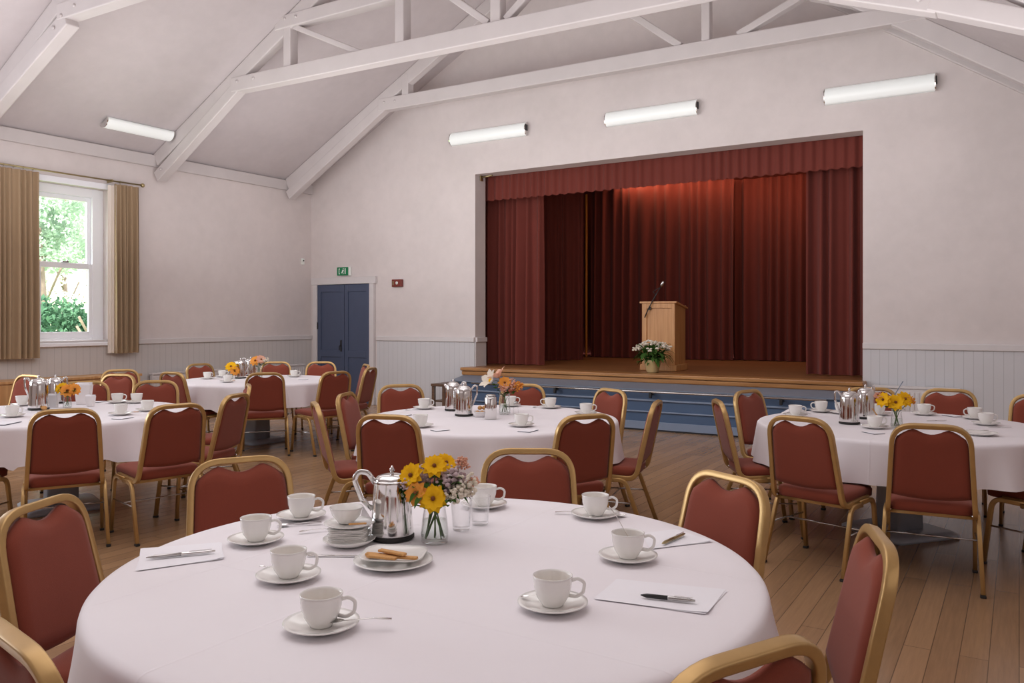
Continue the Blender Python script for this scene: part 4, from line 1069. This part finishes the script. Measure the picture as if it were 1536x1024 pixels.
# plate of wafers, knife
PP = T1.at(590, 846)
def lathe_plate(r): return [(0, .002), (r * .6, .0), (r * .68, .002), (r * .92, .012), (r, .015), (r, .0175), (r * .92, .0155), (r * .66, .006), (0, .0055)]
tag(MB().lathe(lathe_plate(.115), 48).build('plate', M['china'], None, PP), 'round white plate under the plate of biscuits', 'plate')
o = MB().loops([rrect(.058, .045, .03, .0), rrect(.088, .068, .04, .007), rrect(.094, .074, .044, .011), rrect(.094, .074, .044, .013), rrect(.086, .066, .04, .0095), rrect(.058, .045, .03, .003)]).build('oval_plate', M['china'], None, PP + Vector((0, 0, .0185)) + RT * .0 + FW * .012)
o.rotation_euler = (.03, 0, A - .12); tag(o, 'oval white plate holding the front biscuits', 'plate')
for i, (r, d_, an, dz) in enumerate(((-.035, -.012, -.28, 0), (-.028, -.034, -.34, 0.0), (.0, -.022, -.52, .0105), (.03, -.034, -.25, 0.0))):
    BISC.put(PP + RT * r + FW * d_ + Vector((0, 0, .0265 + dz)), A + an, 'golden wafer biscuit on the oval front plate', 'wafers on the oval plate', scale=.85)
def make_knife():
    o = thing('butter_knife', 'x', 'knife')
    MB().sweep([(-.105, 0, .003), (-.06, 0, .003), (.0, 0, .003)], sqr(.011, .005, .5, 10), (0, 0, 1), scale=[.8, 1, .8]).build('handle', M['steel'], o)
    b = MB(); b.prism([(0, -.005), (.075, -.009), (.098, -.006), (.105, .004), (0, .005)], 'z', .0025, .0042); b.build('blade', M['steel'], o); return o
KNIFE = Proto(make_knife())
o = KNIFE.put(T1.at(502, 834), A + .0, 'long steel butter knife leaning onto the biscuit plate', 'steel knives', scale=.78)

# sheets and pens
def sheet(T, corners, lab, n=2):
    P = [T.at(x, y, TZ + .0015, 2) for x, y in corners]; c_ = sum(P, Vector()) / 4; b = MB()
    for k in range(n):
        z = .0004 + k * .0012; ang = .05 * k; R2 = Matrix.Rotation(ang, 3, 'Z')
        def fn(u, v, z=z, R2=R2, k=k):
            p = P[0] * (1 - u) * (1 - v) + P[1] * u * (1 - v) + P[2] * u * v + P[3] * (1 - u) * v - c_; p = R2 @ p
            return (p.x, p.y, z + .004 * max(0, (u - .75) / .25) ** 2 * max(0, (v - .6) / .4) * (1 if k == n - 1 else .6))
        b.grid(8, 8, fn, True)
    o = b.build('paper_sheet', M['paper'], None, c_); return tag(o, lab, 'paper', 'white writing sheets')
sheet(T1, [(214, 822), (333, 814), (334, 839), (203, 856)], 'white paper under the thin silver pen on the front table')
sheet(T1, [(928, 868), (1091, 886), (1058, 922), (890, 897)], 'white paper under the black and silver pen on the front table')
sheet(T1, [(962, 800), (1016, 794), (1068, 813), (975, 823)], 'white paper under the gold pen on the front table')
def pen(T, a, b, m1, m2, lab):
    p, q = T.at(*a, TZ + .011, 2), T.at(*b, TZ + .011, 2); o = thing('ballpoint_pen', lab, 'pen', p, 0, 'ballpoint pens'); d_ = q - p
    MB().sweep([d_ * .0, d_ * .06, d_ * .12, d_ * .5], circ(.0055, 12), scale=[.25, .7, 1, 1.05]).build('grip', m1, o)
    MB().sweep([d_ * .5, d_ * .52, d_ * .9, d_ * 1.0], circ(.0055, 12), scale=[1.1, 1.05, .9, .5]).build('barrel', m2, o)
    n_ = Vector((0, 0, 1)); MB().bar(d_ * .62 + n_ * .0065, d_ * .95 + n_ * .0065, .003, .0015).build('clip', M['steel'], o)
pen(T1, (219, 836), (323, 826), M['satin'], M['steel'], 'thin silver pen lying on paper on the front table')
pen(T1, (961, 892), (1043, 901), M['black'], M['satin'], 'black and silver pen lying on paper on the front table')
pen(T1, (993, 815), (1027, 800), M['brass'], M['brass'], 'gold pen lying on paper on the front table')

# ---------------------------------------------------------------- middle table
def make_jug():
    o = thing('steel_jug', 'x', 'jug')
    MB().lathe([(0, .012), (.066, .012), (.066, .02), (.062, .10), (.060, .17), (.056, .20), (.050, .208), (.048, .204), (0, .200)], 36).build('body', M['steel'], o)
    MB().lathe([(0, 0), (.066, 0), (.069, .003), (.069, .011), (0, .0115)], 36).build('base', M['rubber'], o)
    l_ = MB().lathe([(.049, .206), (.046, .214), (.03, .222), (0, .226)], 30).build('lid', M['steel'], o)
    MB().lathe([(0, .225), (.007, .225), (.009, .236), (.004, .246), (0, .247)], 12).build('knob', M['steel'], l_)
    MB().sweep(fillet([(-.052, 0, .19), (-.078, 0, .225), (-.10, 0, .22), (-.098, 0, .16), (-.062, 0, .07)], .03, 6), sqr(.013, .009, .6, 10), (0, 1, 0)).build('handle', M['steel'], o)
    MB().sweep([(.048, 0, .18), (.062, 0, .197), (.07, 0, .207)], circ(.014, 12), scale=[1.1, .8, .5]).build('spout', M['steel'], o)
    return o
JUG = Proto(make_jug())
JUG.put(T2.at(680, 615), A + PI, 'steel jug at the middle table, the farther one of its pair', 'steel jugs')
JUG.put(T2.at(696, 623), A + PI + .2, 'steel jug at the middle table, nearer of the pair, handle towards the flowers', 'steel jugs')
def make_flask():
    o = thing('steel_flask', 'x', 'flask')
    MB().lathe([(0, 0), (.042, 0), (.044, .004), (.044, .15), (.040, .158)], 30, cap1=True).build('body', M['steel'], o)
    MB().lathe([(.036, .1585), (.036, .17), (.030, .176), (0, .177)], 26).build('lid', M['satin'], o); return o
FLASK = Proto(make_flask())
FLASK.put(T2.at(736, 628), 0, 'straight steel flask in front of the peach flowers on the middle table')
VP2 = T2.at(748, 622)
VP2 = VP2 + RT * .045 + FW * .06
VASE.put(VP2, 0, 'glass vase of peach and white flowers on the middle table', 'glass flower vases', scale=1.0)
for i, (kd, r, d_, z, sz, mt, lab) in enumerate((('lily', -.10, -.02, .25, .10, 'cream', 'big cream lily leaning towards the jugs on the middle table'), ('lily', -.045, .02, .28, .09, 'pink', 'pale pink lily, tallest bloom on the middle table'), ('daisy', .0, -.03, .24, .05, 'orange', 'orange bloom in the centre of the middle table bouquet'),
        ('cluster', .045, .0, .23, .05, 'pink', 'peach blossom spray in the middle table bouquet'), ('cluster', .10, -.01, .215, .045, 'orange', 'orange blossom spray leaning to the chair side of the middle table bouquet'), ('cluster', -.01, -.05, .2, .04, 'pink', 'low peach spray over the middle table vase rim'))):
    sc_ = .02 / max(.03, math.hypot(r, d_)); flower(VP2, vo(-r * sc_, -d_ * sc_, .012), vo(r, d_, z), kd, sz, lab, 'cut flowers on the middle table', M[mt], 6, seed=80 + i)
def make_basket():
    o = thing('bread_basket', 'x', 'basket')
    MB().loops([rrect(.05, .04, .01, .0), rrect(.062, .05, .012, .04), rrect(.058, .046, .012, .04), rrect(.047, .037, .01, .006)]).build('tray', M['napkin'], o); return o
BASK = Proto(make_basket())
bp = T2.at(716, 625) + FW * .02 + RT * .035
BASK.put(bp, A, 'small white tray of pastries between jugs and flask on the middle table')
rnd = random.Random(3)
def make_roll():
    return tag(MB().ball((0, 0, 0), .019, (.85, 1.3, .85), 2).build('pastry', M['biscuit']), 'x', 'pastry')
ROLL = Proto(make_roll())
for i in range(5):
    ROLL.put(bp + RT * (-.034 + .034 * (i % 3) + .017 * (i // 3)) + FW * (.012 * (i // 3) - .006) + Vector((0, 0, .03 + .034 * (i // 3))), i * 1.1, 'golden pastry heaped in the white tray on the middle table', 'pastries on the middle table')
def make_shaker():
    o = thing('glass_shaker', 'x', 'shaker')
    MB().lathe([(0, 0), (.02, 0), (.022, .004), (.017, .06), (.014, .075)], 20).build('bottle', M['glass'], o); MB().lathe([(.0145, .074), (.016, .078), (.015, .092), (.008, .1), (0, .101)], 18).build('cap', M['satin'], o); return o
SHAK = Proto(make_shaker())
SHAK.put(VP2 + RT * .085 + FW * -.02, 0, 'small glass shaker beside the middle table vase', 'glass shakers')
cup_set(T2, 636, 613, 'cup across the middle table before the chair by the panelling', A)
cup_set(T2, 631, 640, 'cup on the middle table behind the chair turned away before the jugs', A + 2)
cup_set(T2, 767, 608, 'cup on the middle table right behind the peach flowers', A)
cup_set(T2, 836, 610, 'cup on the middle table before the bare blue stage front', A + PI)
cup_set(T2, 879, 621, 'cup on the middle table close to the chair facing us', A)
cup_set(T2, 782, 639, 'cup on the middle table set on a navy-edged notepad side', A)
def make_pad():
    o = thing('notepad', 'x', 'notepad')
    MB().box((0, 0, .0012), (.15, .21, .0022)).build('cover', M['navy'], o); MB().box((0, 0, .0036), (.138, .196, .002)).build('page', M['paper'], o); return o
PAD = Proto(make_pad())
PAD.put(T2.at(792, 646) , A - .5, 'navy-edged notepad in front of the lone cup on the middle table', 'navy-edged notepads', scale=.6)
PAD.put(T2.at(598, 622), A + .9, 'navy-edged notepad by the edge-on chair pair at the middle table', 'navy-edged notepads', scale=.8)
PAD.put(T2.at(660, 645), A - .9, 'navy-edged notepad before the jugs on the middle table', 'navy-edged notepads', scale=.5)
SPOON.put(T2.at(612, 614), A + .3, 'teaspoon beside the panelling-side cup on the middle table', 'steel teaspoons')
SPOON.put(T2.at(906, 625), A + PI, 'teaspoon by the cloth edge near the chair facing us', 'steel teaspoons')
SPOON.put(T2.at(812, 609), A + 1, 'teaspoon beside the cup before the stage front', 'steel teaspoons')

# ---------------------------------------------------------------- radiator-side table
JUG.put(T3.at(1274, 635), A, 'steel jug at the radiator-side table, the one with its looped handle in view', 'steel jugs')
JUG.put(T3.at(1298, 627), A + PI + .5, 'steel jug at the radiator-side table partly hidden by the other jug', 'steel jugs')
VP3 = T3.at(1345, 641)
VASE.put(VP3, 0, 'glass vase of yellow freesias on the radiator-side table', 'glass flower vases', scale=.85)
for i, (kd, r, d_, z, sz, mt, lab) in enumerate((('daisy', -.09, .0, .185, .05, 'yellow', 'yellow freesia leaning towards the jugs'), ('daisy', -.02, -.03, .17, .055, 'yellow', 'yellow freesia facing us low on the radiator-side table'), ('daisy', .05, -.01, .19, .055, 'yellow', 'yellow freesia at the middle of the radiator-side bunch'), ('cluster', .09, .0, .18, .035, 'orange', 'orange-tinged freesia spray leaning away from the jugs'),
        ('cluster', -.11, .03, .205, .03, 'pink', 'pink freesia spray highest towards the jugs'), ('cluster', -.055, .0, .17, .035, 'yellow', 'small yellow freesia spray under the leaning bloom'))):
    sc_ = .016 / max(.03, math.hypot(r, d_)); flower(VP3, vo(-r * sc_, -d_ * sc_, .012), vo(r, d_, z), kd, sz, lab, 'cut flowers on the radiator-side table', M[mt], 2, 'freesia', seed=120 + i)
q = VP3 + RT * .05 + FW * .12
k = thing('card_holder', 'slim steel stand with a pale blue card behind the yellow freesias', 'card holder', q)
MB().lathe([(0, 0), (.03, 0), (.03, .006), (.004, .01), (0, .01)], 18).build('foot', M['satin'], k); MB().tube([(0, 0, .008), (0, 0, .2)], .003, 6).build('rod', M['satin'], k)
b = MB(); b.bar((-.02, 0, .18), (.045, 0, .30), .004, .03, (0, 1, 0)); b.build('card', M['ledge'], k)
cup_set(T3, 1222, 616, 'cup nearest the blue stage front on the radiator-side table', A + PI)
cup_set(T3, 1193, 624, 'cup behind the back-turned chair on the radiator-side table', A)
cup_set(T3, 1262, 620, 'cup hidden partly by the looped jug handle', A + 1)
cup_set(T3, 1312, 642, 'cup holding a sugar stick in front of the second jug', A)
cup_set(T3, 1318, 622, 'cup between the second jug and the yellow freesias', A + 1)
cup_set(T3, 1386, 622, 'cup just past the yellow freesias', A)
cup_set(T3, 1462, 628, 'cup near the panelling-side chair, farther of the two close together', A + PI)
cup_set(T3, 1479, 637, 'cup near the panelling-side chair, nearer of the two close together', A)
tag(MB().lathe(lathe_plate(.10), 40).build('plate', M['china'], None, T3.at(1470, 652)), 'white plate with a spoon at the rim of the radiator-side table', 'plate')
SPOON.put(T3.at(1468, 651) + Vector((0, 0, .018)), A + PI, 'teaspoon lying on the plate at the radiator-side table', 'steel teaspoons', scale=1.2)
PAD.put(T3.at(1310, 649), A + .3, 'navy-edged notepad in front of the cup with the sugar stick', 'navy-edged notepads', scale=.55)
PAD.put(T3.at(1440, 622), A + .2, 'navy-edged notepad before the chair against the panelling', 'navy-edged notepads', scale=.6)
KNIFE.put(T3.at(1405, 631), A + .2, 'steel knife lying past the yellow freesias', 'steel knives')
KNIFE.put(T3.at(1500, 641), A + .05, 'steel knife lying by the cloth edge at the far side of the radiator-side table', 'steel knives')
o = MB().prism([(-.12, 0), (.10, 0), (-.02, .055)], 'y', -.03, .03).build('folded_napkin', M['napkin'], None, T3.at(1178, 618)); o.rotation_euler = (0, 0, A); tag(o, 'white folded napkin standing by the edge of the radiator-side table', 'napkin')
BISC.put(T3.at(1312, 640) + Vector((0, 0, .095)) + RT * .0, A + .3, 'sugar biscuit stick in the cup before the second jug', 'golden biscuits', scale=.6).rotation_euler = (0, math.radians(55), A)

# ---------------------------------------------------------------- window table
JUG.put(T4.at(58, 614), A, 'steel jug on the window table, the nearer large one with a looped handle', 'steel jugs', scale=1.12)
JUG.put(T4.at(82, 602), A + PI, 'steel jug on the window table, dark one standing behind the flowers', 'steel jugs', scale=1.0)
VP4 = T4.at(101, 611)
VASE.put(VP4, 0, 'glass vase of orange daisies on the window table', 'glass flower vases', scale=.75)
for i, (kd, r, d_, z, sz, mt, lab) in enumerate((('daisy', -.05, .0, .16, .05, 'yellow', 'yellow daisy leaning to the jug on the window table'), ('daisy', .01, -.02, .14, .055, 'orange', 'orange daisy facing us on the window table'), ('daisy', .06, .0, .15, .05, 'orange', 'orange daisy leaning to the cartons on the window table'))):
    sc_ = .014 / max(.03, math.hypot(r, d_)); flower(VP4, vo(-r * sc_, -d_ * sc_, .012), vo(r, d_, z), kd, sz, lab, 'cut flowers on the window table', M[mt], 9, seed=160 + i)
def make_carton():
    o = thing('paper_carton', 'x', 'carton')
    MB().loops([rrect(.04, .03, .004, 0), rrect(.05, .04, .004, .13)], True, False, False).build('sleeve', M['napkin'], o)
    MB().loops([rrect(.044, .034, .004, .10), rrect(.046, .036, .004, .145)]).build('napkins', M['paper'], o); return o
CART = Proto(make_carton())
CART.put(T4.at(120, 607) + FW * .06, A + .2, 'tallest white napkin carton on the window table', 'white napkin cartons', scale=1.25)
CART.put(T4.at(136, 609), A - .2, 'low white napkin carton at the cups end of the window table', 'white napkin cartons', scale=.65)
CART.put(T4.at(78, 611) + FW * .02, A + .1, 'white napkin carton between the two steel jugs', 'white napkin cartons', scale=.75)
ROLL.put(T4.at(79, 613) + Vector((0, 0, .021)) - FW * .12, 0, 'golden pastry beside the jug on the window table', 'pastries on the window table')
cup_set(T4, 33, 608, 'cup by the jug handle on the window table', A)
cup_set(T4, 18, 625, 'cup near the cut off edge of the window table', A)
cup_set(T4, 176, 604, 'cup on the window table before the facing chair, handle in view', A)
cup_set(T4, 205, 604, 'cup on the window table touching the facing chair outline', A + 2)
cup_set(T4, 181, 622, 'cup on the window table nearest the cloth front', A + 2)
cup_set(T4, 221, 616, 'cup beside the biscuit on the window table', A + 2)
BISC.put(T4.at(203, 618), A, 'golden biscuit lying on the window table cloth', 'golden biscuits')
PAD.put(T4.at(184, 627), A - .3, 'navy-edged notepad at the front of the window table', 'navy-edged notepads', scale=.6)
PAD.put(T4.at(148, 602), A, 'navy-edged notepad before the half hidden chair of the window table', 'navy-edged notepads', scale=.6)
PAD.put(T4.at(6, 635), A, 'navy-edged notepad at the cut off edge of the window table', 'navy-edged notepads', scale=.9)
SPOON.put(T4.at(38, 619), A + .4, 'teaspoon between two cups at the cut off side of the window table', 'steel teaspoons')

# ---------------------------------------------------------------- doors table
JUG.put(T5.at(361, 567), A + PI, 'steel jug on the doors table, nearer the yellow flowers', 'steel jugs')
JUG.put(T5.at(376, 563), A, 'steel jug on the doors table, nearer the orange flowers', 'steel jugs')
VP5 = T5.at(388, 568)
VASE.put(VP5, 0, 'glass vase of orange flowers on the doors table', 'glass flower vases')
for i, (kd, r, d_, z, sz, mt, lab) in enumerate((('daisy', -.04, .0, .22, .07, 'orange', 'orange bloom nearer the jugs on the doors table'), ('daisy', .03, .0, .235, .06, 'pink', 'peach bloom away from the jugs on the doors table'), ('cluster', .09, .0, .23, .04, 'cream', 'cream spray above the back-turned chair on the doors table'))):
    sc_ = .018 / max(.03, math.hypot(r, d_)); flower(VP5, vo(-r * sc_, -d_ * sc_, .012), vo(r, d_, z), kd, sz, lab, 'cut flowers on the doors table', M[mt], 9, seed=200 + i)
VP6 = T5.at(349, 568)
VASE.put(VP6, 0, 'short glass vase of yellow flowers on the doors table', 'glass flower vases', scale=.5)
for i, (kd, r, d_, z, sz, mt, lab) in enumerate((('daisy', -.02, .0, .15, .07, 'yellow', 'yellow bloom high in the short doors table vase'), ('daisy', .03, -.02, .10, .06, 'orange', 'orange bloom low in the short doors table vase'))):
    flower(VP6, (0, 0, .012), vo(r, d_, z), kd, sz, lab, 'cut flowers on the doors table', M[mt], 5, seed=210 + i)
cup_set(T5, 311, 568, 'cup closest to the window wall on the doors table', A + 1)
cup_set(T5, 333, 565, 'cup on the doors table between the lone cup and the yellow flowers', A)
cup_set(T5, 341, 573, 'low cup at the front of the doors table', A)
cup_set(T5, 441, 565, 'cup on the doors table before the chair by the door frame', A)
PAD.put(T5.at(455, 569), A, 'navy-edged notepad at the door end of the doors table', 'navy-edged notepads')

# ------------------------------------------------------------------ light
def area(name, loc, target, sx, sy, power, col):
    l = bpy.data.lights.new(name, 'AREA'); l.shape = 'RECTANGLE'; l.size = sx; l.size_y = sy; l.energy = power; l.color = col
    o = bpy.data.objects.new(name, l); COL.objects.link(o); o.location = loc
    o.rotation_euler = (Vector(target) - Vector(loc)).to_track_quat('-Z', 'Y').to_euler(); return o
NEU = (1.0, .985, .995)
area('overhead_fill', (-3.2, 2.4, 4.2), (-3.2, 2.8, 0), 5.0, 4.0, 60, NEU)  # added unseen fill from above, no fitting hangs here
area('overhead_fill', (-5.2, 6.3, 4.35), (-5.2, 6.3, 0), 6.0, 1.8, 34, NEU)  # second added overhead fill, over the farther tables
area('ceiling_fill', (-4.6, 0.6, 2.6), (-4.6, 1.6, 7), 7.0, 4.5, 165, NEU)  # added unseen fill thrown upward to brighten the ceiling
area('ceiling_fill', (-5.0, 5.8, 2.3), (-5.0, 6.6, 8), 9.0, 5.0, 120, NEU)  # same added upward fill, farther down the hall
area('wall_fill', (-4.6, 7.0, 2.9), (-4.4, 10.6, 3.1), 10.0, 1.6, 72, NEU)  # added unseen fill that brightens the stage wall
area('wall_fill', (-7.6, 4.6, 2.9), (-10.9, 6.2, 2.7), 6.0, 1.4, 30, NEU)  # added unseen fill that brightens the window wall
area('rear_fill', (-4.5, YF + .15, 3.0), (-4.5, 6, 3.6), 8.0, 1.6, 12, (.95, .97, 1.0))  # added fill from behind the camera, that wall has no windows
area('side_fill', (XL + .4, 1.2, 2.3), (0, 3.5, 1.2), 4.5, 2.0, 175, (.84, .91, 1.0))  # added cool fill beside the window wall, away from the sash window
area('side_fill', (XR - .1, 2.5, 2.0), (-6, 5, 1.2), 5.0, 1.4, 9, (1.0, .97, .95))  # added weak fill at the windowless side wall
area('stage_batten', (-4.3, 14.15, 4.1), (-4.2, 14.75, 3.0), 4.6, .15, 34, (1.0, .56, .34))
area('stage_wash', (-4.4, 11.6, 4.1), (-4.5, 13.2, .7), 4.0, .3, 8, (1.0, .78, .58))
sun = bpy.data.lights.new('sun', 'SUN'); sun.energy = 10.0; sun.angle = .05; sun.color = (1, .97, .9)
so = bpy.data.objects.new('sun', sun); COL.objects.link(so); so.rotation_euler = (math.radians(40), math.radians(25), 0)

W = bpy.data.worlds.new('World'); S.world = W; W.use_nodes = True
nt = W.node_tree; nt.nodes.clear()
bg = nt.nodes.new('ShaderNodeBackground'); ow = nt.nodes.new('ShaderNodeOutputWorld'); sk = nt.nodes.new('ShaderNodeTexSky')
sk.sky_type = 'HOSEK_WILKIE'; sk.turbidity = 6.0; sk.sun_direction = (-.3, -.3, .9)
mx = nt.nodes.new('ShaderNodeMix'); mx.data_type = 'RGBA'; mx.inputs[0].default_value = .75; mx.inputs[7].default_value = (.95, .98, 1, 1)
nt.links.new(sk.outputs[0], mx.inputs[6]); nt.links.new(mx.outputs[2], bg.inputs[0]); bg.inputs[1].default_value = 6.5
nt.links.new(bg.outputs[0], ow.inputs[0])

# ------------------------------------------------------------------ camera and view
cam = bpy.data.cameras.new('camera'); cam.sensor_width = 36; cam.lens = 36 * FPX / 1536; cam.shift_y = -(512 - HOR) / 1536
cam.clip_start = .05; cam.clip_end = 120
co = bpy.data.objects.new('camera', cam); COL.objects.link(co); co.location = EYE; co.rotation_euler = (PI / 2, 0, YAW)
S.camera = co
S.view_settings.view_transform = 'Standard'; S.view_settings.look = 'None'; S.view_settings.exposure = 0.2
S.cycles.max_bounces = 8; S.cycles.diffuse_bounces = 5; S.cycles.glossy_bounces = 4; S.cycles.transparent_max_bounces = 24
S.cycles.sample_clamp_indirect = 6.0; S.cycles.caustics_reflective = False; S.cycles.caustics_refractive = False
